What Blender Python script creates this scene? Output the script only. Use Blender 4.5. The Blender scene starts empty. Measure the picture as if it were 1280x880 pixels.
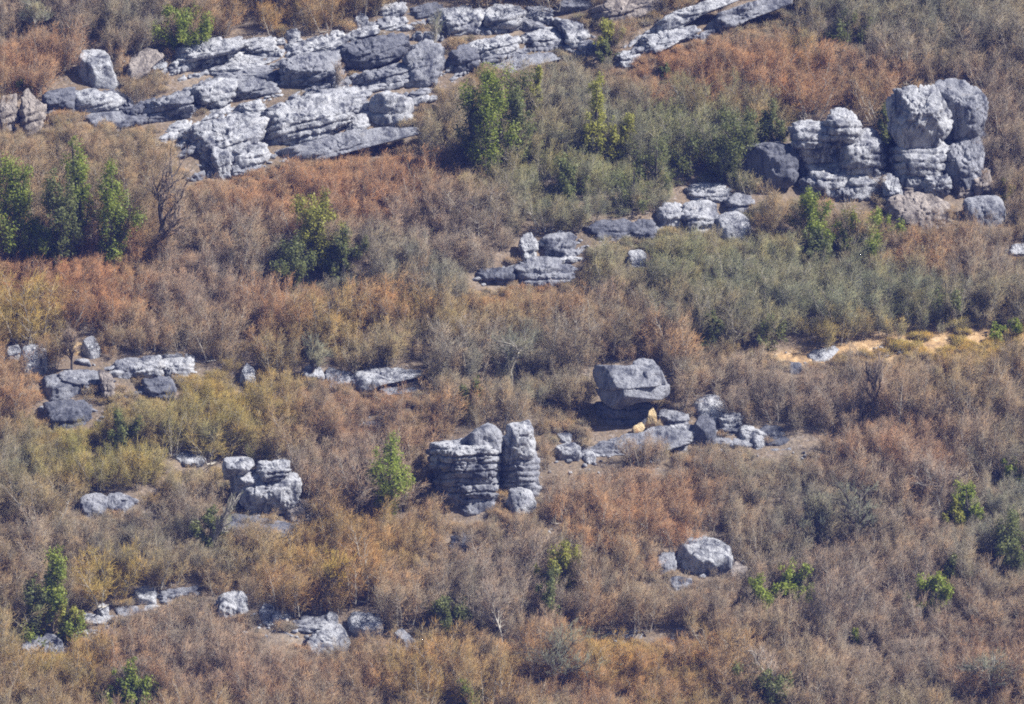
import bpy, bmesh, math, random
import numpy as np
from mathutils import Vector, Matrix

# ------------------------------------------------------------------ basics
sc = bpy.context.scene
COL = sc.collection
R = math.radians
rng = np.random.default_rng(7)
random.seed(7)

PITCH = R(7.0); DIST = 400.0; HALF = 32.0
CAM = np.array([0.0, -DIST*math.cos(PITCH), DIST*math.sin(PITCH)])
FWD = np.array([0.0, math.cos(PITCH), -math.sin(PITCH)])
UP = np.array([0.0, math.sin(PITCH), math.cos(PITCH)])
RGT = np.array([1.0, 0.0, 0.0])
MPP = HALF/640.0                      # metres per photo pixel at the slope

# ------------------------------------------------------------------ noise
def _hash(ix, iy, iz, seed):
    h = (ix*374761393 + iy*668265263 + iz*2147483647 + seed*1274126177) & 0xFFFFFFFF
    h = ((h ^ (h >> 13))*1274126177) & 0xFFFFFFFF
    h = ((h ^ (h >> 16))*2246822519) & 0xFFFFFFFF
    h = h ^ (h >> 15)
    return (h & 0xFFFFFF)/float(0xFFFFFF)*2 - 1
def vnoise(p, seed=0):
    p = np.asarray(p, dtype=np.float64)
    i = np.floor(p).astype(np.int64); f = p - i
    f = f*f*f*(f*(f*6 - 15) + 10)
    out = 0
    for dx in (0, 1):
        wx = f[..., 0] if dx else 1 - f[..., 0]
        for dy in (0, 1):
            wy = f[..., 1] if dy else 1 - f[..., 1]
            for dz in (0, 1):
                wz = f[..., 2] if dz else 1 - f[..., 2]
                out = out + wx*wy*wz*_hash(i[..., 0]+dx, i[..., 1]+dy, i[..., 2]+dz, seed)
    return out
def fbm(p, seed=0, octs=4, gain=0.5):
    a = 1.0; s = 0; p = np.asarray(p, dtype=np.float64); t = 0
    for k in range(octs):
        s = s + a*vnoise(p, seed + 17*k); t += a; a *= gain; p = p*2.03 + 11.7
    return s/t

# ------------------------------------------------------------------ terrain
_ky = np.array([-520, -402, -385, -290, -215, -140, -60, 120, 165, 260.0])
_kz = np.array([50, 46.2, 40, -52, -62, -60, -34.64, 69.28, 84, 92.0])
def terrain(x, y):
    x = np.asarray(x, float); y = np.asarray(y, float)
    z = np.interp(y, _ky, _kz)
    q = np.stack([x, y, np.zeros_like(x)], -1)
    w = np.clip((y + 330)/60, 0, 1)
    z = z + w*(1.1*fbm(q/14.0, 3, 3) + 0.35*fbm(q/3.2, 9, 3))
    return z
def ray(px, py):
    d = FWD*DIST + RGT*((px - 640)*MPP) + UP*((440 - py)*MPP)
    return d/np.linalg.norm(d)
_gx = np.arange(-160, 1441, 5.0); _gy = np.arange(-160, 1041, 5.0)
_PX, _PY = np.meshgrid(_gx, _gy)
_D = FWD*DIST + RGT*((_PX[..., None] - 640)*MPP) + UP*((440 - _PY[..., None])*MPP)
_D /= np.linalg.norm(_D, axis=-1, keepdims=True)
_lo = np.full(_PX.shape, 250.0); _hi = np.full(_PX.shape, 640.0)
for _ in range(26):
    _m = (_lo + _hi)/2; _p = CAM + _D*_m[..., None]
    _above = _p[..., 2] > terrain(_p[..., 0], _p[..., 1])
    _lo = np.where(_above, _m, _lo); _hi = np.where(_above, _hi, _m)
def ground_at(px, py):
    """where the sight line through a photo pixel meets the hillside"""
    fx = min(max((px + 160)/5.0, 0), len(_gx) - 1.001); fy = min(max((py + 160)/5.0, 0), len(_gy) - 1.001)
    i, j = int(fx), int(fy); u, v = fx - i, fy - j
    t = (_lo[j, i]*(1 - u) + _lo[j, i + 1]*u)*(1 - v) + (_lo[j + 1, i]*(1 - u) + _lo[j + 1, i + 1]*u)*v
    return CAM + ray(px, py)*t
def pixel_of(p):
    v = np.asarray(p, float) - CAM
    z = v @ FWD
    return 640 + (v @ RGT)/z*DIST/MPP, 440 - (v @ UP)/z*DIST/MPP

# ------------------------------------------------------------------ object helpers
def mesh_from(name, v, faces, mat):
    """faces: (n,3) or (n,4) array"""
    me = bpy.data.meshes.new(name)
    v = np.asarray(v, np.float32); faces = np.asarray(faces, np.int32)
    n, k = faces.shape
    me.vertices.add(len(v)); me.vertices.foreach_set('co', v.ravel())
    me.loops.add(n*k); me.loops.foreach_set('vertex_index', faces.ravel())
    me.polygons.add(n); me.polygons.foreach_set('loop_start', np.arange(0, n*k, k, dtype=np.int32))
    me.update(calc_edges=True)
    if mat: me.materials.append(mat)
    return me
def link(name, me, parent=None, loc=None):
    o = bpy.data.objects.new(name, me); COL.objects.link(o)
    if parent: o.parent = parent
    if loc is not None: o.location = loc
    return o
def tag(o, label=None, cat=None, group=None, kind=None):
    if label: o['label'] = label
    if cat: o['category'] = cat
    if group: o['group'] = group
    if kind: o['kind'] = kind
    return o
def smooth(me, on=True):
    me.polygons.foreach_set('use_smooth', np.full(len(me.polygons), on, dtype=bool))

# ------------------------------------------------------------------ materials
def new_mat(name, rough=0.9, spec=0.15):
    m = bpy.data.materials.new(name); m.use_nodes = True
    nt = m.node_tree; b = nt.nodes['Principled BSDF']
    b.inputs['Roughness'].default_value = rough
    b.inputs['Specular IOR Level'].default_value = spec
    return m, nt, b
def N(nt, t, **kw):
    n = nt.nodes.new(t)
    for k, v in kw.items(): setattr(n, k, v)
    return n
def noise_node(nt, vec, scale, detail=6, rough=0.6, dist=0.0):
    n = N(nt, 'ShaderNodeTexNoise')
    n.inputs['Scale'].default_value = scale; n.inputs['Detail'].default_value = detail
    n.inputs['Roughness'].default_value = rough; n.inputs['Distortion'].default_value = dist
    if vec is not None: nt.links.new(vec, n.inputs['Vector'])
    return n.outputs['Fac']
def ramp(nt, fac, stops):
    r = N(nt, 'ShaderNodeValToRGB'); e = r.color_ramp.elements
    while len(e) < len(stops): e.new(0.5)
    for i, (p, c) in enumerate(stops):
        e[i].position = p; e[i].color = (*c, 1) if len(c) == 3 else c
    nt.links.new(fac, r.inputs['Fac'])
    return r.outputs['Color']
def mixc(nt, fac, a, b, mode='MIX'):
    m = N(nt, 'ShaderNodeMix', data_type='RGBA', blend_type=mode)
    if isinstance(fac, float): m.inputs[0].default_value = fac
    else: nt.links.new(fac, m.inputs[0])
    for sock, v in ((m.inputs[6], a), (m.inputs[7], b)):
        if isinstance(v, tuple): sock.default_value = (*v, 1)
        else: nt.links.new(v, sock)
    return m.outputs[2]

def rock_material(name, light, mid, dark, tint):
    m, nt, b = new_mat(name, 0.92, 0.1)
    geo = N(nt, 'ShaderNodeNewGeometry'); P = geo.outputs['Position']
    mp = N(nt, 'ShaderNodeMapping'); mp.inputs['Scale'].default_value = (1.0, 1.0, 0.32)
    nt.links.new(P, mp.inputs['Vector'])
    big = noise_node(nt, P, 0.8, 5, 0.65, 0.4)
    c1 = ramp(nt, big, [(0.30, mid), (0.48, light), (0.62, light), (0.75, tint)])
    streak = noise_node(nt, mp.outputs['Vector'], 1.25, 8, 0.74, 0.5)     # lichen and rain streaks
    f1 = ramp(nt, streak, [(0.47, (0, 0, 0)), (0.62, (1, 1, 1))])
    c2 = mixc(nt, f1, c1, dark)
    pits = noise_node(nt, P, 6.0, 5, 0.7)
    f2 = ramp(nt, pits, [(0.60, (0, 0, 0)), (0.70, (0.7, 0.7, 0.7))])
    c3 = mixc(nt, f2, c2, tuple(0.6*x for x in dark))
    nt.links.new(c3, b.inputs['Base Color'])
    h = N(nt, 'ShaderNodeMath', operation='ADD')
    nt.links.new(noise_node(nt, P, 3.0, 8, 0.7), h.inputs[0]); nt.links.new(streak, h.inputs[1])
    bp = N(nt, 'ShaderNodeBump'); bp.inputs['Strength'].default_value = 1.0; bp.inputs['Distance'].default_value = 0.22
    nt.links.new(h.outputs[0], bp.inputs['Height']); nt.links.new(bp.outputs['Normal'], b.inputs['Normal'])
    return m
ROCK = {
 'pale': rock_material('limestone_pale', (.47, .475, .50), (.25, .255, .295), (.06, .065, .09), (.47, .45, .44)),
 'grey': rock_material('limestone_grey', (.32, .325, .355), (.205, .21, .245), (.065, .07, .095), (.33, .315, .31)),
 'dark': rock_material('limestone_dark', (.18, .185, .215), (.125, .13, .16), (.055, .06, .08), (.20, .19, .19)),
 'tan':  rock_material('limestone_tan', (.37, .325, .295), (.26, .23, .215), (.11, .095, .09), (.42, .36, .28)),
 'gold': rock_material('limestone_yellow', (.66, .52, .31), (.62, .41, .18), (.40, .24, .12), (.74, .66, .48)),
}

def ground_material():
    m, nt, b = new_mat('hillside_soil', 0.95, 0.05)
    geo = N(nt, 'ShaderNodeNewGeometry'); P = geo.outputs['Position']
    n1 = noise_node(nt, P, 0.25, 6, 0.65)
    c = ramp(nt, n1, [(0.3, (.135, .115, .085)), (0.5, (.20, .155, .115)), (0.68, (.26, .215, .17))])
    n2 = noise_node(nt, P, 3.2, 10, 0.8)
    lit = ramp(nt, noise_node(nt, P, 5.0, 8, 0.8, .6), [(0.36, (.45, .45, .45)), (0.5, (1, 1, 1)), (0.64, (1.5, 1.4, 1.25))])   # leaf litter and dead stalks
    c = mixc(nt, 1.0, c, lit, 'MULTIPLY')
    f = ramp(nt, n2, [(0.56, (0, 0, 0)), (0.62, (1, 1, 1))])
    c = mixc(nt, f, c, (.34, .30, .28))
    at = N(nt, 'ShaderNodeAttribute', attribute_name='sand')
    n3 = noise_node(nt, P, 1.6, 7, 0.7)
    cs = ramp(nt, n3, [(0.35, (.24, .165, .105)), (0.52, (.50, .33, .17)), (0.68, (.68, .52, .34))])
    fs = N(nt, 'ShaderNodeMath', operation='MULTIPLY', use_clamp=True)
    nt.links.new(at.outputs['Fac'], fs.inputs[0]); fs.inputs[1].default_value = 1.0
    c = mixc(nt, fs.outputs[0], c, cs)
    nt.links.new(c, b.inputs['Base Color'])
    bp = N(nt, 'ShaderNodeBump'); bp.inputs['Strength'].default_value = 0.8; bp.inputs['Distance'].default_value = 0.15
    nt.links.new(n2, bp.inputs['Height']); nt.links.new(bp.outputs['Normal'], b.inputs['Normal'])
    return m

def twig_material(name, ca, cb, cc):
    m, nt, b = new_mat(name, 0.85, 0.1)
    oi = N(nt, 'ShaderNodeObjectInfo'); geo = N(nt, 'ShaderNodeNewGeometry')
    n = noise_node(nt, geo.outputs['Position'], 0.9, 4, 0.7)
    a = N(nt, 'ShaderNodeMath', operation='MULTIPLY_ADD')
    nt.links.new(oi.outputs['Random'], a.inputs[0]); a.inputs[1].default_value = 0.5
    s = N(nt, 'ShaderNodeMath', operation='MULTIPLY_ADD')
    nt.links.new(n, s.inputs[0]); s.inputs[1].default_value = 1.4; s.inputs[2].default_value = -0.45
    nt.links.new(s.outputs[0], a.inputs[2])
    c = ramp(nt, a.outputs[0], [(0.15, ca), (0.5, cb), (0.85, cc)])
    nt.links.new(c, b.inputs['Base Color'])
    return m
def tinted_material(name, kind):
    """twigs whose colour belongs to the plant (its own tint), varying from bough to bough"""
    m, nt, b = new_mat(name, 0.85, 0.1)
    if kind == 'object': tint = N(nt, 'ShaderNodeObjectInfo').outputs['Color']
    else: tint = N(nt, 'ShaderNodeAttribute', attribute_name='tint', attribute_type='INSTANCER').outputs['Color']
    geo = N(nt, 'ShaderNodeNewGeometry')
    n = noise_node(nt, geo.outputs['Position'], 0.8, 6, 0.75)
    v = ramp(nt, n, [(0.30, (.62, .74, .84)), (0.5, (1, 1, 1)), (0.70, (1.30, 1.04, .78))])
    nt.links.new(mixc(nt, 1.0, tint, v, 'MULTIPLY'), b.inputs['Base Color'])
    return m
TINT = {'rust': (.38, .202, .100), 'ochre': (.375, .27, .065), 'mauve': (.29, .228, .175), 'grey': (.205, .212, .15), 'olive': (.22, .248, .068)}
TWIG_OBJ = tinted_material('twigs', 'object'); TWIG_INST = tinted_material('brush_twigs', 'instancer')
TWIG = {k: TWIG_OBJ for k in TINT}
BARK = twig_material('bark_grey', (.27, .24, .20), (.42, .39, .34), (.34, .30, .25))
BARKDARK = twig_material('bark_dark', (.07, .06, .055), (.11, .095, .085), (.09, .08, .07))
def leaf_material(name, ca, cb, cc):
    m, nt, b = new_mat(name, 0.55, 0.3)
    geo = N(nt, 'ShaderNodeNewGeometry')
    n = noise_node(nt, geo.outputs['Position'], 2.2, 5, 0.75)
    c = ramp(nt, n, [(0.34, ca), (0.5, cb), (0.66, cc)])
    nt.links.new(c, b.inputs['Base Color'])
    tr = N(nt, 'ShaderNodeBsdfTranslucent'); nt.links.new(c, tr.inputs['Color'])
    mx = N(nt, 'ShaderNodeMixShader'); mx.inputs[0].default_value = 0.4
    out = nt.nodes['Material Output']
    nt.links.new(b.outputs[0], mx.inputs[1]); nt.links.new(tr.outputs[0], mx.inputs[2]); nt.links.new(mx.outputs[0], out.inputs['Surface'])
    return m
LEAF = {
 'green':  leaf_material('leaves_green', (.13, .175, .04), (.24, .295, .045), (.37, .40, .07)),
 'dark':   leaf_material('leaves_dark', (.11, .13, .055), (.17, .195, .065), (.24, .25, .08)),
 'yellow': leaf_material('leaves_yellowgreen', (.22, .23, .05), (.34, .34, .06), (.43, .41, .09)),
 'grass':  leaf_material('leaves_grassgreen', (.18, .24, .045), (.28, .34, .05), (.37, .40, .07)),
}

# ------------------------------------------------------------------ rocks
_ico = {}
def ico(sub):
    if sub not in _ico:
        bm = bmesh.new(); bmesh.ops.create_icosphere(bm, subdivisions=sub, radius=1.0)
        v = np.array([q.co[:] for q in bm.verts]); f = np.array([[q.index for q in fc.verts] for fc in bm.faces], np.int32)
        bm.free(); _ico[sub] = (v/np.linalg.norm(v, axis=1, keepdims=True), f)
    return _ico[sub]
def poly_radius(poly, ang):
    """distance from the origin to the outline in each direction (star-shaped outline)"""
    out = np.full(ang.shape, 1e-3); d = np.stack([np.cos(ang), np.sin(ang)], -1)
    n = len(poly)
    for i in range(n):
        p = np.array(poly[i]); q = np.array(poly[(i + 1) % n]); e = q - p
        den = d[:, 0]*e[1] - d[:, 1]*e[0]
        den = np.where(np.abs(den) < 1e-9, 1e-9, den)
        t = (p[0]*e[1] - p[1]*e[0])/den
        s = (p[0]*d[:, 1] - p[1]*d[:, 0])/den
        ok = (t > 0) & (s >= -1e-6) & (s <= 1 + 1e-6)
        out = np.where(ok & (t > out), t, out)
    return out
SEED = [100]
ROUGH = .75
def rock_mesh(name, poly, depth, base=None, mat='grey', lf=.25, tf=.45, uc=.15, rt=.12, k=18, st=.55, dip=.0, yaw=.34, rough=1.0, dy=0.0, joints=1.0, sub=None, bury=.5, tb=None):
    """one block of rock. poly: outline in photo pixels, depth in metres; lf/tf/uc/rt: share of the front taken by the left, top,
    under-cut and right facets; st: bed thickness (0 = none). Returns world vertices, faces, material, anchor point."""
    depth *= .8; rough *= ROUGH; SEED[0] += 13; seed = SEED[0]; lr = np.random.default_rng(seed)
    P = np.array(poly, float)
    x0, x1 = P[:, 0].min(), P[:, 0].max(); y0, y1 = P[:, 1].min(), P[:, 1].max()
    cx, cy = (x0 + x1)/2, (y0 + y1)/2
    g = ground_at(cx if base is None else base[0], y1 if base is None else base[1])
    zg = (g - CAM) @ FWD
    zc = zg + depth*0.5 + dy                                      # distance of the block's middle along the view axis
    s = MPP*zc/DIST
    Q = np.stack([(P[:, 0] - cx)*s, (cy - P[:, 1])*s], -1)        # metres in the block's own right/up frame
    if bury:                                                      # carry the foot below the soil
        low = Q[:, 1] < (Q[:, 1].min() + 0.22*(Q[:, 1].max() - Q[:, 1].min()))
        Q[low, 1] -= bury
    W = (Q[:, 0].max() - Q[:, 0].min())/2; H = (Q[:, 1].max() - Q[:, 1].min())/2; D = depth/2
    mid = np.array([0.0, (Q[:, 1].max() + Q[:, 1].min())/2])
    q = (Q - mid)/np.array([W, H])                                # unit outline
    big = max(W, H)
    if sub is None: sub = 6 if big > 2.0 else (5 if big > 0.55 else 4)
    u, f = ico(sub)
    rad = np.maximum(np.hypot(u[:, 0], u[:, 1]), 1e-4)
    ts = [poly_radius([tuple(z) for z in q], np.arctan2(u[:, 1], u[:, 0]))/rad]
    def plane(n, pt):
        n = np.array(n, float); d = n @ np.array(pt, float); den = u @ n
        ts.append(np.where(den > 1e-3, d/np.maximum(den, 1e-3), 50.0))
    j = lambda a=.12: lr.uniform(-a, a)
    plane((yaw + j(.08), 0.16 + j(.08), -1), (0, 0, -1)); plane((j(), j(), 1), (0, 0, 1))
    def facet(axis, sgn, frac, back):
        # chamfer from the front face (at frac of the width) to the side (at depth 'back')
        da = 2*frac; dc = back + 1
        n = [0, 0, -da]; n[axis] = sgn*dc
        pt = [0, 0, back]; pt[axis] = sgn
        n[1 - axis] += j(.25)*0.6
        plane(n, pt)
    if lf: facet(0, -1, lf, .55 + j(.2))
    if rt: facet(0, 1, rt, .2 + j(.3))
    if tf: facet(1, 1, tf, .7 + j(.2) if tb is None else tb)
    if uc: facet(1, -1, uc, .1 + j(.2))
    for _ in range(5):                                            # broken corners
        n = lr.normal(size=3); n /= np.linalg.norm(n)
        sup = abs(n[0]) + abs(n[1]) + abs(n[2])
        plane(n, n*sup*lr.uniform(.60, .78)*1.0)
    ts = np.array(ts)
    t = (np.sum(np.clip(ts, .02, 60)**(-float(k)), 0))**(-1.0/k)
    p = u*t[:, None]*np.array([W, H, D])
    for ax, ext in ((0, W), (1, H)):                              # keep the outline's full size after the corners are broken
        a0, a1 = p[:, ax].min(), p[:, ax].max(); p[:, ax] = (p[:, ax] - a0)/(a1 - a0)*2*ext - ext
    # weathering: lumps, sharp joints, bedding grooves, pits
    L = min(W, H, D)
    o = lr.uniform(-50, 50, 3)
    w = p + o
    r0 = np.linalg.norm(p, axis=1) + 1e-6
    a_big = min(.26, .2*L)*rough
    disp = a_big*fbm(w/max(.7*L, .45), seed, 3)
    rid = 1 - np.abs(fbm(w/np.array([.55, .9, .55])/min(1.6, max(.5, L)), seed + 5, 3))*2.6
    disp -= min(.34, .22*L)*rough*joints*np.clip(rid - .62, 0, 1)*2.2
    if st:
        th = st
        b = p[:, 1] - p[:, 0]*dip + .16*fbm(w/1.1, seed + 9, 2) + .05*fbm(w/.3, seed + 8, 2)
        c = b/th; ci = np.floor(c); cf = c - ci
        lay = _hash(ci.astype(np.int64), np.zeros(len(c), np.int64) + seed, np.zeros(len(c), np.int64), 3)
        edge = np.minimum(cf, 1 - cf)*th
        disp += min(.15, .12*L)*lay*np.clip(edge/.10, 0, 1)
        disp -= min(.30, .24*L)*np.clip(1 - edge/.09, 0, 1)*(.45 + .55*(vnoise(w/.9, seed + 4) > -.25))
    disp += min(.07, .07*L)*rough*fbm(w/.3, seed + 2, 4, .6)
    disp -= min(.16, .12*L)*rough*np.clip(fbm(w/np.array([.42, .3, .42]), seed + 3, 2) - .22, 0, 1)*2
    p = p*(1 + np.clip(disp/r0, -.55, .45))[:, None]
    p[:, 1] += mid[1]
    v2 = (440 - cy)*s; h2 = (cx - 640)*s
    world = CAM + RGT*(p[:, 0:1] + h2) + UP*(p[:, 1:2] + v2) + FWD*(p[:, 2:3] + zc)
    return world, f, ROCK[mat], np.array([world[:, 0].mean(), world[:, 1].mean(), world[:, 2].min()])

def bed_mesh(line, h, depth, seed, mat='grey', uc=.5, tilt=.3, dy=.4, joints=1.0):
    """a long continuous bed of rock: line is its upper edge in photo pixels, h its height in pixels, depth in metres"""
    r = np.random.default_rng(seed); L = np.array(line, float)
    U = np.concatenate([[0], np.cumsum(np.hypot(np.diff(L[:, 0]), np.diff(L[:, 1])))])
    nu = int(U[-1]*MPP/.075) + 12; nv = 44
    u = np.linspace(0, U[-1], nu); px = np.interp(u, U, L[:, 0]); py = np.interp(u, U, L[:, 1])
    um = u*MPP; n1 = lambda f, sd: vnoise(np.stack([um*f + seed*3.7, um*0 + sd, um*0], -1), seed)
    z0 = np.array([(ground_at(a, b + h*.9) - CAM) @ FWD for a, b in zip(px, py)])
    ker = np.ones(25)/25; z0 = np.convolve(np.pad(z0, 12, mode='edge'), ker, 'valid')
    step = np.floor(n1(.35, 7)*3)/3*.3                             # broken steps along the edge
    H = h*MPP*np.clip(1 + .28*n1(.5, 1) + .12*n1(1.7, 2), .5, 1.6)
    top = (440 - py)*MPP*z0/DIST + .10*n1(.8, 3) + step*.5
    Dd = depth*np.clip(1 + .35*n1(.4, 4), .5, 1.6); back = .35*n1(.55, 5) + .25*step
    end = np.clip(np.minimum(um, um[-1] - um)/.9, 0, 1)**.5
    th = np.linspace(0, 2*math.pi, nv, endpoint=False)
    cs, sn = np.cos(th), np.sin(th); cc = np.sign(cs)*np.abs(cs)**.45; ss = np.sign(sn)*np.abs(sn)**.45
    a = np.repeat(((px - 640)*MPP*z0/DIST)[:, None], nv, 1)
    b = ss[None, :]*(H*end)[:, None]*.5; c = cc[None, :]*(Dd*end)[:, None]*.5
    c = c + np.where(cc[None, :] < 0, np.clip(-b/(H[:, None]*.5), 0, 1)**1.3*uc*Dd[:, None]*.5, 0)
    b = b + np.clip(c, -9, 9)*tilt
    P = np.stack([a, b, c], -1); o = np.array([seed*1.3, seed*.7, seed*.37])
    Q = P.copy(); Q[..., 1] += top[:, None]; Q = Q.reshape(-1, 3) + o
    rad = np.hypot(b, c) + 1e-4; m = np.minimum(H, Dd)[:, None]
    disp = .16*m*fbm(Q/.8, seed, 3).reshape(nu, nv) + .06*fbm(Q/.28, seed + 1, 3).reshape(nu, nv)
    rid = (1 - np.abs(fbm(Q/np.array([.8, 1.2, .8]), seed + 5, 3))*2.6).reshape(nu, nv)
    disp -= .5*m*joints*np.clip(rid - .6, 0, 1)
    sb = (Q[:, 1] - Q[:, 0]*.27*0 + .12*fbm(Q/1.0, seed + 6, 2)).reshape(nu, nv)/.34; fr = sb - np.floor(sb); eg = np.minimum(fr, 1 - fr)*.34
    disp -= .16*np.clip(1 - eg/.06, 0, 1)*np.clip(m, 0, .9)
    x = 0.0                                                       # upright joints across the bed
    while x < um[-1]:
        x += r.uniform(.7, 2.4); wj = r.uniform(.05, .14); sk = r.uniform(-.5, .5)
        t = np.clip(1 - np.abs(um[:, None] - x - sk*b)/wj, 0, 1); disp -= t*m*r.uniform(.2, .55)
    k = np.clip(1 + disp/np.maximum(rad, .15), .3, 1.6)
    b, c = b*k, c*k
    bb = top[:, None] - .5*H[:, None] + b; zz = z0[:, None] + dy + back[:, None] + depth*.35 + c
    W = CAM + RGT*a[..., None] + UP*bb[..., None] + FWD*zz[..., None]; W = W.reshape(-1, 3)
    i = np.arange(nu - 1)[:, None]*nv; j = np.arange(nv)[None, :]; j2 = (j + 1) % nv
    F = np.stack([i + j, i + nv + j, i + nv + j2, i + j2], -1).reshape(-1, 4)
    return W, F, ROCK[mat], np.array([W[:, 0].mean(), W[:, 1].mean(), W[:, 2].min()])
def beds(line, h, seed, n=1, depth=1.5, mats=('grey', 'pale'), **k):
    """one continuous bed, or several thin ones stacked, as parts of a ledge"""
    r = np.random.default_rng(seed); out = []
    for q in range(n):
        off = q*h*.82; sh = [(x + r.uniform(-6, 6), y + off + r.uniform(-1.5, 1.5)) for x, y in line]
        st = dict(bed=True, h=h, seed=seed*10 + q, mat=mats[int(r.integers(0, len(mats)))], uc=r.uniform(.4, .8), tilt=r.uniform(.15, .4)); st.update(k)
        out.append((sh, depth*r.uniform(.85, 1.2), st, 'bed'))
    return out
ROCKS = []          # (x0, y0, x1, y1, outline, y-depth) in photo pixels, for keeping shrubs off the visible faces
MARKS = []          # landmarks for naming shrubs: (short name, px, py)
def register(poly):
    P = np.array(poly, float)
    g = ground_at((P[:, 0].min() + P[:, 0].max())/2, P[:, 1].max())
    ROCKS.append((P[:, 0].min(), P[:, 1].min(), P[:, 0].max(), P[:, 1].max(), P, g[1]))
def rock_thing(name, label, cat, mark, chunks, part='block', group=None, base=None):
    """chunks: list of (outline, depth, style dict[, part name])"""
    built = []
    for ch in chunks:
        poly, depth, stl = ch[0], ch[1], dict(ch[2])
        if stl.pop('bed', False):
            hp = stl['h']; built.append((bed_mesh(poly, hp, depth, stl['seed'], stl['mat'], stl['uc'], stl['tilt'], stl.get('dy', .3)), 'bed'))
            for (xa, ya), (xb, yb) in zip(poly[:-1], poly[1:]): register([(xa, ya), (xb, yb), (xb, yb + hp), (xa, ya + hp)])
            continue
        brushy = stl.pop('brushy', stl.get('dy', 0) >= 1.8)
        if base is not None and 'base' not in stl: stl['base'] = base
        built.append((rock_mesh(name, poly, depth, **stl), ch[3] if len(ch) > 3 else part))
        if not brushy: register(poly)               # bedrock behind the ledges may carry brush
    xs = [x for ch in chunks for x, _ in ch[0]]; ys = [y for ch in chunks for _, y in ch[0]]
    if mark: MARKS.append((mark, (min(xs) + max(xs))/2, (min(ys) + max(ys))/2, (max(xs) - min(xs))/2, (max(ys) - min(ys))/2))
    if len(built) == 1:
        (v, f, m, a), _ = built[0]
        me = mesh_from(name, v - a, f, m); smooth(me)
        o = link(name, me, None, a)
    else:
        a = np.mean([b[0][3] for b in built], 0); a[2] = min(b[0][3][2] for b in built)
        o = link(name, None, None, a); o.empty_display_size = .3
        for (v, f, m, _), pn in built:
            me = mesh_from(pn, v - a, f, m); smooth(me); link(pn, me, o)
    tag(o, label, cat, group)
    return o

def row(line, h, seed, depth=1.7, wmin=34, wmax=96, mats=('pale', 'grey', 'dark', 'grey', 'pale', 'dark'), dy=.4, **k):
    """a bed of rock broken into blocks: line gives its top edge in photo pixels"""
    r = np.random.default_rng(seed); out = []; xs = [q[0] for q in line]; ys = [q[1] for q in line]; x = xs[0]
    while x < xs[-1] - 8:
        x1 = min(x + r.uniform(wmin, wmax), xs[-1] + 4); hh = h*r.uniform(.9, 1.6)
        a, b = np.interp([x, x1], xs, ys) + r.uniform(-3, 3, 2); m = (a + b)/2 - r.uniform(0, 4)
        q1, q2 = r.uniform(.2, .4), r.uniform(.6, .8); f = lambda t: a + (b - a)*t
        poly = [(x - 3, a + hh*r.uniform(.3, .6)), (x + 1, a + r.uniform(0, 5)), (x + (x1 - x)*q1, f(q1) - r.uniform(0, 5)), (x + (x1 - x)*q2, f(q2) - r.uniform(-3, 4)), (x1 - 2, b + r.uniform(-3, 4)), (x1 + 4, b + hh*r.uniform(.3, .6)), (x1, b + hh*r.uniform(.8, 1)), (x + (x1 - x)*q2, f(q2) + hh*r.uniform(.95, 1.2)), (x + (x1 - x)*q1, f(q1) + hh*r.uniform(.95, 1.2)), (x + 2, a + hh)]
        st = dict(dip=DIP, mat=mats[int(r.integers(0, len(mats)))], uc=r.uniform(.3, .65), tf=r.uniform(.3, .5), lf=r.uniform(.15, .4), st=.42, dy=dy + r.uniform(-.4, .4), k=20, joints=1.5, rough=1.25, bury=.3, yaw=r.uniform(.1, .5)); st.update(k)
        out.append((poly, depth*r.uniform(.8, 1.2), st)); x = x1 - 2
    return out
DIP = .26
G1 = dict(dip=DIP)
def S(**k):
    d = dict(G1); d.update(k); return d
# --- the long dipping ridge across the top
rock_thing('rock_ledge', 'ragged pale upper ledge of the dipping ridge below the green bush', 'rock ledge', 'the ragged upper ledge', [
 *beds([(206,76),(250,58),(300,48),(370,46),(440,40)], 17, 1, 2), *beds([(214,98),(262,86),(345,74),(444,54)], 15, 2, 2),
 ([(210,72),(222,62),(245,55),(275,49),(302,44),(312,52),(290,68),(265,74),(262,88),(240,95),(213,93)], 3.2, S(uc=.5, mat='pale', st=.4)),
 ([(296,52),(322,42),(347,47),(350,62),(318,72),(297,68)], 2.6, S(uc=.4, mat='pale', st=.4)),
 ([(262,76),(300,71),(347,66),(352,75),(300,87),(262,89)], 2.6, S(uc=.2, mat='pale', tf=.6)),
 ([(345,58),(395,46),(434,43),(437,56),(390,66),(345,77)], 2.6, S(uc=.3, mat='pale', tf=.6, st=.35)),
 ([(250,94),(262,86),(345,78),(362,90),(342,106),(280,106)], 3.0, S(tf=.75, mat='grey', uc=.1)),
])
rock_thing('boulder', 'small pale knob of rock perched on the skyline of the ragged upper ledge', 'boulder', None,
 [([(354,46),(359,38),(370,34),(376,40),(376,51),(357,52)], .9, dict(lf=.5, mat='pale', st=0))])
rock_thing('rock_ledge', 'stepped ledge with a dark hollowed face and white hump above the lowest ledge', 'rock ledge', 'the hollowed ledge', [
 *beds([(140,140),(165,132),(240,112),(300,95),(356,88)], 18, 3, 2, mats=('grey', 'dark', 'pale')), *beds([(196,160),(240,146),(300,124),(362,108)], 15, 4, 2),
 ([(165,134),(200,122),(228,112),(242,118),(240,150),(200,157),(178,147)], 3.0, S(uc=.72, lf=.5, mat='grey')),
 ([(232,120),(250,107),(285,95),(298,103),(290,128),(262,139),(240,137)], 3.0, S(uc=.3, mat='pale', st=.5)),
 ([(285,99),(315,94),(345,104),(352,116),(330,127),(296,122)], 2.6, S(uc=.5, mat='grey')),
])
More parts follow.
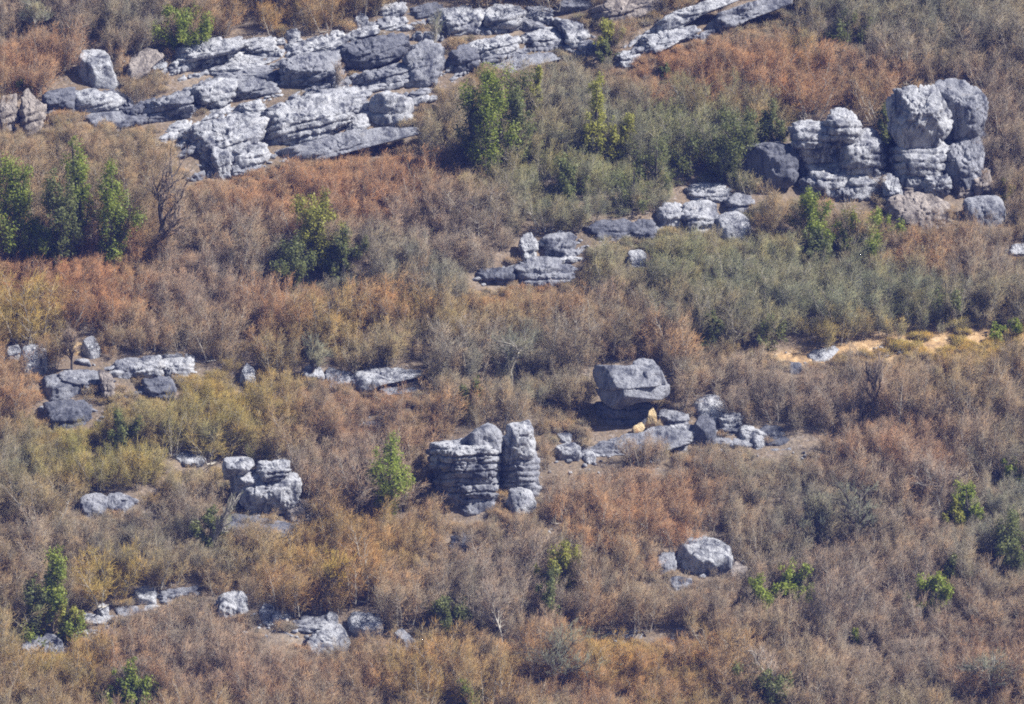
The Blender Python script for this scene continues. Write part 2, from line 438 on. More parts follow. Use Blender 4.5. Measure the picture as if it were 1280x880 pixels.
rock_thing('boulder', 'grey angular boulder with a white corner lying between two ridge ledges', 'boulder', None,
 [([(285,141),(303,127),(325,123),(334,138),(322,146),(298,149)], 1.8, dict(lf=.55, mat='pale', st=.35))])
rock_thing('rock_ledge', 'lowest broad fissured ledge of the dipping ridge with a dark undercut foot', 'rock ledge', 'the lowest ledge', [
 *beds([(214,176),(265,156),(320,140),(420,113),(456,120)], 18, 5, 2, mats=('pale', 'grey')), *beds([(236,206),(335,176),(440,148),(462,146)], 15, 6, 2, mats=('pale', 'grey')), *beds([(262,218),(340,200),(440,174),(530,158)], 11, 7, 1),
 ([(226,168),(265,150),(320,140),(336,150),(332,172),(300,190),(272,202),(250,192)], 3.2, S(mat='pale', tf=.5, uc=.1)),
 ([(316,148),(360,124),(420,114),(442,122),(442,150),(422,161),(380,178),(335,188),(320,172)], 3.6, S(uc=.28, mat='pale', st=.5)),
 ([(284,188),(305,176),(332,178),(340,200),(312,211),(290,207)], 2.2, S(mat='pale', uc=.2)),
 ([(264,182),(285,190),(290,212),(276,226),(264,218)], 1.8, S(mat='pale', lf=.3)),
 ([(428,150),(455,141),(464,158),(442,167),(424,165)], 1.5, S(mat='pale', k=9)),
 ([(330,194),(430,170),(522,158),(526,172),(440,192),(342,208)], 2.6, S(mat='grey', tf=.7, uc=.05)),
])
rock_thing('rock_ledge', 'sloping grey rock wall with deep blue hollows beneath the white crest slabs', 'rock ledge', 'the sloping wall', [
 *beds([(340,84),(430,60),(516,40),(556,40)], 19, 8, 2, mats=('grey', 'dark')), *beds([(346,118),(400,102),(452,90),(520,76),(556,66)], 18, 9, 2, mats=('pale', 'grey')), *beds([(420,142),(470,122),(545,104)], 14, 10, 2, mats=('grey', 'pale')),
 ([(346,82),(380,68),(425,62),(430,100),(402,113),(362,118),(350,106)], 3.2, S(uc=.65, mat='grey')),
 ([(408,64),(450,50),(506,38),(517,60),(506,71),(462,83),(440,93),(420,92)], 3.2, S(uc=.35, mat='dark')),
 ([(430,97),(470,86),(510,74),(527,85),(512,101),(470,112),(435,114)], 3.0, S(uc=.2, mat='grey')),
 ([(392,112),(440,108),(464,116),(458,140),(420,132),(392,124)], 2.6, S(uc=.2, mat='pale')),
 ([(500,70),(530,48),(552,50),(556,80),(540,112),(515,108)], 2.6, S(uc=.2, mat='grey', tf=.6)),
])
rock_thing('rock_ledge', 'bright white crest slabs with a small spike on the top of the ridge', 'rock ledge', 'the white crest slabs', [
 *beds([(408,54),(440,40),(480,22),(562,2)], 14, 16, 2, mats=('pale', 'grey')),
 ([(418,50),(440,38),(471,31),(478,40),(450,47),(428,53)], 1.8, S(mat='pale', uc=.4, st=.35)),
 ([(434,33),(442,26),(451,12),(460,22),(466,30),(450,34)], 1.0, S(mat='pale', lf=.4)),
 ([(470,20),(480,8),(505,1),(511,12),(496,20),(478,25)], 1.6, S(mat='pale', uc=.35, st=.35)),
 ([(468,34),(490,21),(511,21),(506,30),(480,39)], 1.5, S(mat='pale', uc=.3, st=.3)),
 ([(508,12),(545,2),(558,9),(541,21),(512,25)], 1.8, S(mat='dark', uc=.3, st=.3)),
])
rock_thing('rock_ledge', 'big rounded ridge blocks with black caves above the tall green tree', 'rock ledge', 'the cave blocks', [
 *beds([(548,22),(600,12),(655,8),(700,20),(746,40)], 18, 12, 2), *beds([(550,86),(590,62),(640,46),(700,36),(748,54)], 16, 13, 2),
 ([(550,14),(580,6),(604,9),(608,28),(602,45),(575,49),(556,48),(549,30)], 3.2, S(mat='pale', uc=.3, k=10)),
 ([(603,12),(625,4),(646,5),(657,18),(654,30),(640,41),(618,45),(605,43)], 3.0, S(mat='pale', uc=.45, k=10)),
 ([(574,60),(605,46),(637,40),(652,50),(650,65),(620,73),(590,79),(575,72)], 2.8, S(mat='pale', uc=.2, tf=.5)),
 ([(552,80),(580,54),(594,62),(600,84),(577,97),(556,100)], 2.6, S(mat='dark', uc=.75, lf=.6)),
 ([(652,44),(675,33),(696,35),(708,50),(692,61),(660,63)], 2.4, S(mat='pale', uc=.3)),
 ([(655,12),(682,6),(693,18),(682,27),(660,27)], 2.0, S(mat='grey', uc=.3)),
 ([(697,30),(706,22),(727,30),(738,45),(724,62),(705,53)], 2.2, S(mat='pale', uc=.25)),
 ([(722,58),(735,48),(748,52),(746,68),(730,70)], 1.4, S(mat='pale', uc=.25)),
 ([(600,76),(645,66),(690,64),(700,74),(660,84),(615,92)], 2.0, S(mat='grey', tf=.7)),
])
rock_thing('rock_ledge', 'long grey ramp of bare slabs climbing past the top edge of the picture', 'rock ledge', 'the grey ramp', [
 *beds([(764,72),(800,48),(868,28),(930,4),(996,-12)], 13, 14, 2, mats=('pale', 'grey')), *beds([(770,54),(800,40),(850,18),(935,-12)], 12, 15, 1),
 ([(790,68),(802,45),(830,37),(868,30),(877,38),(850,51),(815,64),(800,72)], 2.8, S(mat='pale', uc=.25, tf=.6)),
 ([(795,44),(840,22),(900,3),(930,-10),(932,4),(880,23),(835,38)], 2.6, S(mat='pale', tf=.6, uc=.2)),
 ([(866,36),(900,20),(960,0),(994,-10),(992,8),(940,27),(880,46)], 2.8, S(mat='grey', tf=.6, uc=.25)),
 ([(735,14),(760,3),(800,-2),(832,-8),(836,10),(800,28),(760,31),(738,25)], 2.6, S(mat='tan', tf=.6, uc=.3)),
 ([(690,10),(712,-2),(740,-4),(742,14),(715,22),(694,20)], 2.2, S(mat='dark', uc=.7)),
])
rock_thing('boulder', 'blunt pale boulder at the lower end of the grey ramp beside the ochre shrub', 'boulder', 'the blunt ramp boulder',
 [([(768,74),(778,60),(798,60),(804,75),(786,82)], 1.7, dict(mat='pale', k=9))])
rock_thing('boulder', 'cube-shaped boulder with one navy shadowed face and one white face', 'boulder', 'the cube boulder',
 [([(450,136),(470,120),(486,113),(511,111),(517,122),(517,150),(505,158),(470,164),(452,161)], 3.0, dict(lf=.55, mat='pale', k=22, yaw=.4, tf=.2, uc=.12, st=.9))])
rock_thing('boulder', 'lone peaked boulder with a dark face and white tip standing above the ledges', 'boulder', 'the peaked boulder',
 [([(86,108),(95,85),(102,66),(124,60),(131,63),(136,74),(141,90),(152,105),(140,112),(90,112)], 2.4, dict(lf=.5, mat='pale', k=22, yaw=.45, uc=.1, st=0))])
rock_thing('rock_ledge', 'low crumbling ledge of dark upright ribs below the lone peaked boulder', 'rock ledge', 'the ribbed ledge', [
 *beds([(44,122),(92,114),(140,116),(176,132)], 14, 41, 2, mats=('dark', 'grey')),
 ([(50,118),(70,109),(92,110),(96,140),(70,144),(55,134)], 2.2, S(mat='dark', uc=.5)),
 ([(90,112),(115,109),(140,113),(157,126),(150,139),(110,146),(92,144)], 2.4, S(mat='pale', uc=.4)),
 ([(100,144),(150,139),(172,146),(162,160),(120,160)], 1.8, S(mat='grey', tf=.6)),
])
rock_thing('rock_ledge', 'pinkish broken ledge at the picture edge under the bright green tuft', 'rock ledge', 'the pinkish broken ledge', [
 ([(-8,160),(2,128),(8,116),(20,122),(24,150),(10,170)], 2.0, S(mat='tan', lf=.3)),
 ([(20,150),(28,116),(34,109),(46,124),(57,132),(52,160),(30,172)], 2.0, S(mat='tan', lf=.3)),
])
rock_thing('rock_ledge', 'weathered slab half buried in dry brush beside the lone peaked boulder', 'rock ledge', 'the half-buried slab', [
 ([(148,98),(165,74),(195,61),(207,70),(188,88),(160,106)], 1.9, S(mat='tan', tf=.6)),
 ([(186,84),(200,72),(209,80),(205,94),(190,96)], 1.2, S(mat='pale')),
])
# --- boulders on the upper right
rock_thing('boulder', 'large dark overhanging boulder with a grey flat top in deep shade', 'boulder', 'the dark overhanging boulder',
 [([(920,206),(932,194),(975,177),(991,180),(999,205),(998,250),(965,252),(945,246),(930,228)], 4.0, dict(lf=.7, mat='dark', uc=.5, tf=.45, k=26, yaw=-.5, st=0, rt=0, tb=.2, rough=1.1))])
rock_thing('rock_tower', 'broad fractured rock pile with knobs on top in the middle of three', 'rock tower', 'the fractured rock pile', [
 *row([(996,222),(1030,216),(1062,226)], 28, 31, wmin=18, wmax=50, dy=-.3, dip=.1),
 ([(1000,188),(1020,158),(1075,153),(1105,188),(1110,244),(1008,248)], 3.6, dict(dy=1.8, mat='grey', k=12)),
 ([(1030,158),(1040,140),(1056,134),(1072,142),(1077,160),(1068,176),(1040,176)], 2.2, dict(mat='pale', k=8, uc=.2)),
 ([(986,166),(992,154),(1015,149),(1038,155),(1046,172),(1040,192),(1010,196),(992,186)], 2.8, dict(mat='pale', uc=.5, k=9)),
 ([(1042,178),(1062,168),(1088,161),(1104,178),(1111,198),(1100,212),(1060,210),(1044,198)], 3.0, dict(mat='pale', uc=.3, k=10, rt=.3)),
 ([(998,200),(1030,192),(1060,200),(1070,222),(1050,246),(1010,250),(999,240)], 3.4, dict(mat='pale', uc=.15, st=.7)),
 ([(1052,212),(1085,208),(1113,212),(1110,232),(1085,246),(1055,250),(1046,230)], 3.2, dict(mat='pale', uc=.2, st=.6)),
], base=(1050, 250))
rock_thing('rock_tower', 'highest grey boulder stack split in two by a steep lit cleft', 'rock tower', 'the split boulder stack', [
 *row([(1104,222),(1190,216),(1234,214)], 26, 34, wmin=22, wmax=40, dy=-.4, dip=.2, mats=('tan', 'grey', 'pale')),
 ([(1118,180),(1130,122),(1215,110),(1232,170),(1226,244),(1118,252)], 3.8, dict(dy=2.2, mat='dark', k=12)),
 ([(1108,130),(1118,114),(1146,104),(1164,103),(1176,122),(1194,152),(1190,166),(1168,174),(1132,187),(1112,166)], 3.6, dict(mat='pale', uc=.72, lf=.45, k=26, rt=.4, tf=.55, st=0, yaw=-.25, dy=-.6, rough=1.4, joints=1.2)),
 ([(1166,112),(1178,100),(1200,97),(1222,108),(1237,128),(1234,150),(1218,172),(1200,180),(1188,150)], 3.4, dict(mat='grey', uc=.3, lf=.68, k=15, st=0, dy=1.2, rough=1.1, joints=1.0, yaw=.3)),
 ([(1112,190),(1135,174),(1165,172),(1188,184),(1184,214),(1150,224),(1116,218)], 2.8, dict(mat='pale', lf=.3, k=9)),
 ([(1176,192),(1205,172),(1228,168),(1232,190),(1228,225),(1214,240),(1182,238)], 3.0, dict(mat='grey', k=12, st=0, lf=.35)),
 ([(1112,222),(1150,214),(1184,218),(1192,238),(1170,252),(1120,250)], 2.8, dict(mat='tan', k=9)),
], base=(1170, 250))
rock_thing('boulder', 'brown rounded boulder at the foot of the split boulder stack', 'boulder', 'the brown foot boulder',
 [([(1106,262),(1120,246),(1150,239),(1178,246),(1192,264),(1186,284),(1150,290),(1112,284)], 2.6, dict(mat='tan', k=8, st=0))])
rock_thing('boulder', 'squat grey boulder beside a yellow shrub near the picture edge', 'boulder', 'the squat grey boulder',
 [([(1204,254),(1222,244),(1248,244),(1258,262),(1252,284),(1215,286)], 2.0, dict(mat='grey', k=8, st=0))])
rock_thing('stone', 'thin sandy slab lying in green bushes below the fractured rock pile', 'stone', None,
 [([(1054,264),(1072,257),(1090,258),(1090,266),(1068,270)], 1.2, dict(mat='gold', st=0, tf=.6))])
rock_thing('stone', 'pale rock cut off by the picture edge above the dark evergreen slope', 'stone', None,
 [([(1256,314),(1270,305),(1290,303),(1292,326),(1262,326)], 1.5, dict(mat='pale'))])
rock_thing('rock_ledge', 'pale flat-topped rock cluster tucked under the dark overhanging boulder', 'rock ledge', 'the flat-topped cluster', [
 ([(851,246),(856,233),(885,228),(914,232),(916,246),(880,256),(855,254)], 2.4, dict(mat='pale', st=.35, uc=.25)),
 ([(845,270),(855,256),(880,250),(898,254),(902,280),(890,296),(860,290)], 2.6, dict(mat='pale', k=9)),
 ([(818,266),(832,250),(852,250),(856,272),(846,290),(824,284)], 2.2, dict(mat='pale', k=9, lf=.4)),
 ([(905,250),(918,240),(938,244),(942,262),(920,268)], 2.0, dict(mat='grey')),
])
rock_thing('boulder', 'smooth white domed boulder beside the flat-topped cluster', 'boulder', 'the white domed boulder',
 [([(893,290),(896,272),(908,263),(922,263),(936,276),(940,290),(925,304),(900,304)], 2.2, dict(mat='pale', k=7, st=0, rough=.7))])
# --- ragged low rocks in the middle
rock_thing('rock_ledge', 'ragged low grey outcrop with a hollow face in the central thicket', 'rock ledge', 'the ragged central outcrop', [
 *beds([(588,346),(625,336),(660,324),(730,320)], 12, 26, 2, mats=('grey', 'dark', 'pale')), *beds([(644,306),(680,300),(726,298)], 12, 27, 1),
 ([(592,346),(605,338),(628,334),(645,338),(642,354),(618,360),(596,354)], 1.9, dict(mat='dark', uc=.5)),
 ([(648,304),(654,293),(664,291),(672,304),(672,330),(656,332)], 1.5, dict(mat='pale')),
 ([(674,306),(686,292),(706,288),(720,298),(722,318),(706,326),(682,324)], 2.0, dict(mat='grey', uc=.4)),
 ([(640,334),(665,322),(695,322),(720,326),(722,346),(690,356),(668,368),(640,352)], 2.4, dict(mat='grey', uc=.4)),
])
rock_thing('boulder', 'small white-topped boulder alone between the central outcrop and flat-topped cluster', 'boulder', 'the small white-topped boulder',
 [([(782,326),(788,314),(800,312),(810,320),(808,336),(788,340)], 1.2, dict(mat='pale', k=8))])
rock_thing('rock_ledge', 'broken brushy step of grey rock above the small white-topped boulder', 'rock ledge', 'the brushy grey step', [
 *beds([(704,304),(740,292),(790,276),(850,262)], 12, 55, 2, mats=('grey', 'dark', 'pale')),
 ([(728,288),(750,278),(790,272),(800,284),(770,296),(735,302)], 1.8, dict(mat='dark', tf=.6)),
 ([(786,284),(806,272),(822,276),(822,300),(796,308)], 1.8, dict(mat='dark', uc=.5)),
])
# --- left middle
rock_thing('boulder', 'upright pale boulder with dark streaks on the crumbling terrace', 'boulder', 'the upright streaked boulder',
 [([(24,446),(30,433),(42,429),(54,434),(59,448),(57,466),(44,473),(28,468)], 1.6, dict(mat='pale', k=8, st=0))])
rock_thing('stone', 'low pale stone at the picture edge beside the upright streaked boulder', 'stone', None,
 [([(6,440),(10,432),(22,431),(27,440),(22,450),(8,449)], .8, dict(mat='pale', st=0))])
rock_thing('boulder', 'yellowish-white stone pressed against a thin dark trunk', 'boulder', None,
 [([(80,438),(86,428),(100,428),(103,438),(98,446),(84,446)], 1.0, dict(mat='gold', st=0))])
rock_thing('boulder', 'knobbly white-capped rock standing above the flat terrace boulder', 'boulder', 'the knobbly white-capped rock',
 [([(100,438),(104,426),(113,419),(120,424),(127,442),(122,449),(106,448)], 1.1, dict(mat='pale', lf=.45, st=0))])
rock_thing('rock_ledge', 'broad flat grey boulder with dark recesses below on the terrace', 'rock ledge', 'the flat terrace boulder', [
 *beds([(34,480),(60,474),(100,468),(150,468)], 14, 17, 1), *beds([(46,506),(80,502),(122,506)], 15, 18, 2, mats=('dark', 'grey'), depth=1.0),
 ([(46,484),(56,472),(85,468),(112,474),(118,488),(100,499),(60,500)], 2.4, dict(mat='grey', tf=.4, st=0, k=12)),
 ([(66,472),(80,462),(112,460),(140,466),(144,486),(128,494),(110,484)], 2.2, dict(mat='grey', rt=.3)),
 ([(52,504),(70,500),(104,500),(116,510),(112,540),(80,546),(56,530)], 1.6, dict(mat='dark', uc=.4, dy=.6)),
 ([(122,462),(136,464),(144,480),(142,500),(132,504),(126,486)], 1.2, dict(mat='tan', lf=.4)),
])
rock_thing('rock_ledge', 'tattered white-edged ledge with navy holes behind the yellow shrubs', 'rock ledge', 'the tattered ledge', [
 *beds([(238,452),(270,458),(302,468)], 9, 53, 1, depth=.9, mats=('grey',)), *beds([(96,446),(134,452)], 12, 54, 1, depth=1.0, mats=('pale',)),
 *beds([(128,456),(160,448),(200,445),(248,446)], 14, 19, 2, mats=('pale', 'grey'), depth=1.2), *beds([(156,484),(190,480),(230,486)], 15, 20, 1, mats=('dark', 'grey')),
 ([(138,460),(150,446),(172,448),(174,466),(150,474)], 1.6, dict(mat='grey')),
 ([(158,458),(175,445),(200,443),(206,460),(196,476),(172,480),(160,470)], 2.0, dict(mat='pale', uc=.5, st=.3)),
 ([(198,450),(222,446),(240,444),(244,456),(236,472),(205,474)], 1.8, dict(mat='pale', uc=.3, st=.3)),
 ([(176,476),(200,470),(220,480),(224,500),(200,506),(180,494)], 1.8, dict(mat='dark', uc=.4)),
])
rock_thing('stone', 'white triangular stone poking out of yellow-olive shrubs', 'stone', 'the white triangular stone',
 [([(296,478),(302,464),(307,452),(316,462),(323,478),(312,484)], 1.2, dict(mat='pale', lf=.35, st=0))])
rock_thing('boulder', 'small dark-faced rock with white cap at one end of the long slab', 'boulder', 'the dark-faced capped rock',
 [([(376,464),(380,457),(392,455),(402,460),(406,474),(396,482),(384,474)], 1.2, dict(mat='pale', uc=.6, st=0))])
rock_thing('rock_ledge', 'long flat slab split by a slanting black crack', 'rock ledge', 'the long cracked slab', [
 *beds([(396,472),(440,470),(480,466),(536,462)], 10, 21, 1, mats=('pale',)),
 ([(402,472),(410,458),(424,462),(440,466),(440,484),(414,488)], 1.7, dict(mat='grey', tf=.6)),
 ([(430,478),(446,466),(478,461),(508,459),(530,461),(534,470),(505,477),(470,484),(440,492)], 2.4, dict(mat='pale', dip=.15, uc=.18, st=0, k=16)),
 ([(466,492),(480,483),(510,478),(532,478),(530,492),(505,500),(474,500)], 2.2, dict(mat='grey', dip=.15, uc=.35, dy=.1, st=.35)),
])
rock_thing('stone', 'faint grey stones showing through brush under the long cracked slab', 'stone', None,
 [([(446,532),(456,526),(476,528),(478,538),(455,541)], .9, dict(mat='grey', st=0))])
# --- the balanced boulder and its ledge
rock_thing('balanced_boulder', 'tilted boulder balanced on a narrow shaded neck above the bare ledge', 'boulder', 'the balanced boulder', [
 ([(740,463),(745,456),(770,457),(792,456),(812,462),(824,470),(834,481),(800,484),(768,488),(748,486)], 3.2, dict(tb=.15, mat='grey', lf=.36, uc=.08, tf=.92, k=20, yaw=.25, st=0, rough=.9, joints=.15, rt=.2, dy=-.3, bury=0), 'cap'),
 ([(752,470),(780,466),(826,472),(826,496),(790,502),(756,496)], 2.6, dict(mat='dark', k=16, st=0, dy=.25, bury=0, lf=.3), 'core'),  # dark rock added behind the crack so that it reads as shade
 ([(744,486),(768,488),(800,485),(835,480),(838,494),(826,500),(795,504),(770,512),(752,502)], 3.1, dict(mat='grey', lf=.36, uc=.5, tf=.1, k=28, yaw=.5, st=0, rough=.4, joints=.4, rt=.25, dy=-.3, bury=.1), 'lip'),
 ([(746,504),(770,498),(808,498),(817,506),(814,530),(808,553),(734,553),(738,530)], 3.0, dict(mat='dark', lf=.4, uc=.0, tf=.1, k=12, st=.6, dy=.7, bury=.9), 'neck'),  # dark colour stands for the shade under the overhanging cap
 ([(788,470),(792,453),(802,447),(815,450),(826,466),(836,484),(812,480)], 2.8, dict(mat='grey', lf=.35, uc=.1, tf=.5, k=16, st=0, dy=.5, bury=0, joints=.3), 'crest'),
], base=(790, 545))
rock_thing('stone', 'bright yellow-orange leaning stone under the lip of the balanced boulder', 'stone', None,
 [([(806,527),(811,514),(815,508),(819,517),(821,527)], .5, dict(mat='gold', st=0, k=34, base=(812, 545), bury=.3))])  # yellow stain; the gold also stands for warm sunlight on its face
rock_thing('stone', 'pale yellow elongated stone lying at the foot of the balanced boulder neck', 'stone', None,
 [([(787,540),(791,534),(799,529),(805,528),(806,533),(799,540)], .6, dict(mat='gold', st=0, k=30, tf=.6, base=(796, 549), bury=.3))])  # yellow-stained, with sunlit warmth put into the colour
rock_thing('rock_ledge', 'bare grey shelf of rock with white-edged stones carrying the balanced boulder', 'rock ledge', 'the bare shelf', [
 ([(680,594),(700,568),(750,553),(800,556),(826,580),(772,604),(710,610)], 3.0, dict(mat='grey', tf=.92, uc=.0, st=.2, k=12, rough=.4, dy=.9, brushy=True)),
 ([(700,578),(740,560),(790,542),(830,532),(868,540),(860,556),(800,574),(740,598),(705,600)], 3.4, dict(mat='grey', tf=.92, uc=.0, st=.25, k=12, rough=.35, dy=.6)),
 ([(832,548),(838,534),(860,530),(872,536),(872,550),(850,558)], 1.6, dict(mat='pale', uc=.35, st=.35)),
 ([(842,562),(850,552),(860,554),(860,566),(848,570)], .9, dict(mat='pale', uc=.2, st=0)),
])
rock_thing('boulder', 'low lens-shaped rock in shade between balanced boulder and rounded pale boulder', 'boulder', None,
 [([(820,526),(828,514),(846,511),(860,518),(862,530),(846,536),(826,534)], 1.5, dict(mat='grey', uc=.45, lf=.45))])
rock_thing('boulder', 'rounded pale boulder rising behind a leaning dark slab', 'boulder', 'the rounded pale boulder',
 [([(864,512),(868,500),(882,493),(898,493),(909,503),(911,516),(900,526),(876,528),(866,522)], 2.0, dict(mat='pale', k=7, st=0, rough=.7))])
rock_thing('boulder', 'leaning slab with a dark face propped on the rounded pale boulder', 'boulder', 'the leaning dark slab',
 [([(862,552),(866,538),(874,522),(884,518),(894,528),(896,548),(890,558),(868,560)], 1.3, dict(mat='dark', lf=.6, uc=.3, st=0, dy=-.3))])
rock_thing('rock_ledge', 'row of lumpy white-topped blocks trailing downhill from the rounded pale boulder', 'rock ledge', 'the lumpy white-topped blocks', [
 *beds([(868,536),(905,530),(950,540),(985,548)], 10, 56, 1, depth=1.0, mats=('pale',)),
 *beds([(822,540),(880,548),(955,550)], 11, 28, 1, depth=1.0, mats=('grey',)),
 ([(896,530),(905,518),(920,515),(930,524),(928,540),(904,544)], 1.8, dict(mat='pale', k=8, st=.35)),
 ([(922,540),(930,530),(942,534),(946,546),(936,553),(926,550)], 1.2, dict(mat='pale', k=8, st=0)),
 ([(938,552),(944,542),(956,544),(958,556),(946,562)], 1.2, dict(mat='pale', k=8, st=0)),
])
rock_thing('rock_ledge', 'low bare grey pavement with a blue-shaded lip at the end of the shelf', 'rock ledge', 'the bare grey pavement', [
 ([(942,544),(960,530),(976,534),(1000,540),(1000,552),(970,556)], 1.8, dict(mat='dark', tf=.6, uc=.2)),
 ([(944,562),(975,550),(1015,546),(1047,552),(1040,562),(1010,572),(960,578)], 2.6, dict(mat='grey', tf=.85, uc=.0, k=9, st=.3)),
])
rock_thing('boulder', 'dark hollow-fronted boulder in the long shadow of the balanced boulder', 'boulder', 'the hollow-fronted boulder',
 [([(690,566),(698,554),(712,552),(726,558),(728,570),(716,580),(698,580)], 1.5, dict(mat='pale', uc=.75, lf=.4, st=0))])
rock_thing('stone', 'small shadowed stone with a white cap above the hollow-fronted boulder', 'stone', None,
 [([(691,550),(697,542),(711,540),(716,546),(711,554),(695,555)], 1.0, dict(mat='pale', uc=.5, lf=.5, st=0))])
rock_thing('stone', 'round pale stone resting beside the hollow-fronted boulder', 'stone', None,
 [([(728,576),(732,566),(740,564),(745,572),(741,579),(732,580)], .8, dict(mat='pale', k=6, st=0))])
# --- the two pillars
rock_thing('rock_pillar', 'thick layered rock pillar, the wider of a close pair', 'rock pillar', 'the thick pillar', [
 ([(532,562),(536,553),(560,549),(600,547),(624,551),(626,570),(600,574),(566,580),(540,582)], 4.6, dict(mat='pale', lf=.32, uc=.45, tf=.3, k=13, st=.45, yaw=.3), 'stratum'),
 ([(535,574),(562,567),(600,562),(626,564),(627,592),(600,604),(562,606),(541,604)], 4.2, dict(mat='grey', lf=.4, uc=.5, tf=.3, k=13, st=.5, yaw=.3), 'stratum'),
 ([(541,600),(572,598),(602,592),(626,591),(625,618),(600,627),(574,627),(543,628)], 3.9, dict(mat='grey', lf=.48, uc=.5, tf=.35, k=13, st=.5, yaw=.3), 'stratum'),
 ([(545,622),(575,618),(620,614),(626,632),(610,644),(580,656),(544,656)], 3.6, dict(mat='grey', lf=.5, uc=.15, tf=.2, k=16, st=.9, yaw=.3, bury=.9), 'base'),
 ([(574,552),(592,540),(611,527),(620,533),(629,540),(628,556),(600,560)], 2.2, dict(mat='grey', lf=.3, uc=.0, tf=.3, k=16, st=0, dy=1.2), 'peak'),
], base=(585, 648))
rock_thing('rock_pillar', 'slim stacked rock pillar, the narrower of a close pair', 'rock pillar', 'the slim pillar', [
 ([(632,546),(634,532),(645,526),(660,527),(668,535),(668,548),(655,556),(636,556)], 2.1, dict(mat='pale', lf=.3, uc=.2, k=9, st=0), 'stratum'),
 ([(624,562),(628,546),(650,540),(669,543),(671,562),(655,574),(630,574)], 2.3, dict(mat='pale', lf=.4, uc=.3, k=11, st=0), 'stratum'),
 ([(623,582),(625,562),(648,558),(668,562),(675,580),(674,598),(650,608),(625,606)], 2.4, dict(mat='grey', lf=.55, uc=.2, k=10, st=.4), 'stratum'),
 ([(624,602),(640,590),(666,588),(676,604),(674,626),(650,636),(628,634)], 2.4, dict(mat='grey', lf=.5, uc=.1, k=10, st=.4, bury=.9), 'base'),
], base=(650, 630))
rock_thing('boulder', 'pale rounded boulder leaning on the foot of the slim pillar', 'boulder', 'the pillar-foot boulder',
 [([(632,630),(638,612),(650,608),(664,616),(672,632),(664,644),(640,644)], 1.6, dict(mat='pale', k=8, st=0, dy=-.9, base=(650, 638)))])
# --- lower left
rock_thing('boulder', 'small dark boulder with a white crest apart from the layered stack', 'boulder', 'the small crested boulder',
 [([(211,578),(216,567),(232,564),(250,566),(259,576),(256,586),(230,588),(214,586)], 1.8, dict(mat='pale', uc=.6, lf=.45, st=0))])
rock_thing('rock_tower', 'stack of layered rock with white caps and black slots', 'rock tower', 'the layered stack', [
  ([(262,662),(300,644),(366,650),(376,684),(330,696),(276,692)], 2.6, dict(mat='dark', uc=.5, lf=.4, base=(320,694), brushy=True)),
 ([(278,582),(286,573),(305,570),(316,575),(318,584),(300,590),(282,590)], 1.9, dict(mat='pale', uc=.4, st=0, k=10)),
 ([(318,580),(330,576),(350,573),(363,577),(364,590),(345,600),(326,600),(318,594)], 2.2, dict(mat='pale', uc=.25, st=.3, k=10)),
 ([(284,592),(300,586),(322,588),(328,602),(312,612),(290,610)], 2.2, dict(mat='pale', uc=.6, lf=.5, st=0)),
 ([(292,618),(310,600),(335,598),(360,588),(374,592),(378,608),(368,630),(345,638),(304,636)], 2.6, dict(mat='pale', uc=.45, tf=.5, st=0, k=10, dy=-.4, rt=.35)),
 ([(300,636),(330,630),(350,632),(352,646),(320,652),(304,648)], 2.2, dict(mat='grey', uc=.5, st=0)),
 ([(352,640),(368,624),(382,628),(392,640),(388,656),(360,660)], 1.8, dict(mat='tan', k=8, st=0)),
], base=(325, 652))
rock_thing('rock_ledge', 'low mossy grey rocks half hidden in brush below the small crested boulder', 'rock ledge', 'the low mossy rocks', [
 *beds([(90,634),(130,626),(178,626)], 12, 29, 1, depth=1.0, mats=('grey',)),
 ([(98,634),(106,620),(122,616),(134,622),(138,640),(112,650)], 1.6, dict(mat='grey', st=0)),
 ([(128,636),(136,618),(150,616),(168,624),(168,638),(142,646)], 1.6, dict(mat='grey', st=0, uc=.4)),
])
rock_thing('boulder', 'dark-fronted boulder with a pale crown at the head of the lower stones', 'boulder', 'the dark-fronted boulder',
 [([(158,752),(168,738),(182,732),(192,734),(198,746),(192,756),(170,760)], 1.8, dict(mat='pale', uc=.65, lf=.5, st=0))])
rock_thing('stone', 'small upright stone on the shelf below the tall cone-shaped evergreen', 'stone', None,
 [([(119,770),(122,758),(129,754),(136,759),(138,770),(128,774)], .8, dict(mat='pale', lf=.5, st=0))])
rock_thing('rock_ledge', 'thin mossy shelf of stones under the cone-shaped evergreen', 'rock ledge', 'the thin mossy shelf', [
 *beds([(70,800),(100,790),(150,786)], 8, 52, 1, depth=.8, mats=('grey',)),
 *beds([(94,776),(150,764),(204,752)], 10, 22, 1, depth=.9, mats=('pale',)),
 ([(99,774),(104,766),(125,769),(140,769),(142,776),(125,784),(104,778)], 1.2, dict(mat='pale', uc=.6, st=0)),
 ([(142,762),(152,757),(172,760),(176,768),(160,774),(144,772)], 1.3, dict(mat='grey', uc=.5, st=0)),
 ([(124,792),(130,780),(142,780),(146,792),(136,798)], 1.0, dict(mat='dark', uc=.4, st=0)),
])
rock_thing('rock_ledge', 'thin pale slab edge running through brush from the dark-fronted boulder', 'rock ledge', 'the thin slab edge', [
 *beds([(186,750),(220,742),(256,734)], 8, 23, 1, depth=.9, mats=('grey',)),
 ([(196,746),(212,738),(232,733),(248,732),(246,740),(225,748),(202,756)], 1.5, dict(mat='grey', tf=.6, st=.2)),
])
rock_thing('boulder', 'white domed boulder faded by thin brush above the pale rock apron', 'boulder', 'the faded domed boulder',
 [([(268,764),(275,748),(288,738),(300,740),(309,752),(310,768),(295,776),(274,776)], 2.0, dict(mat='pale', k=7, st=0))])
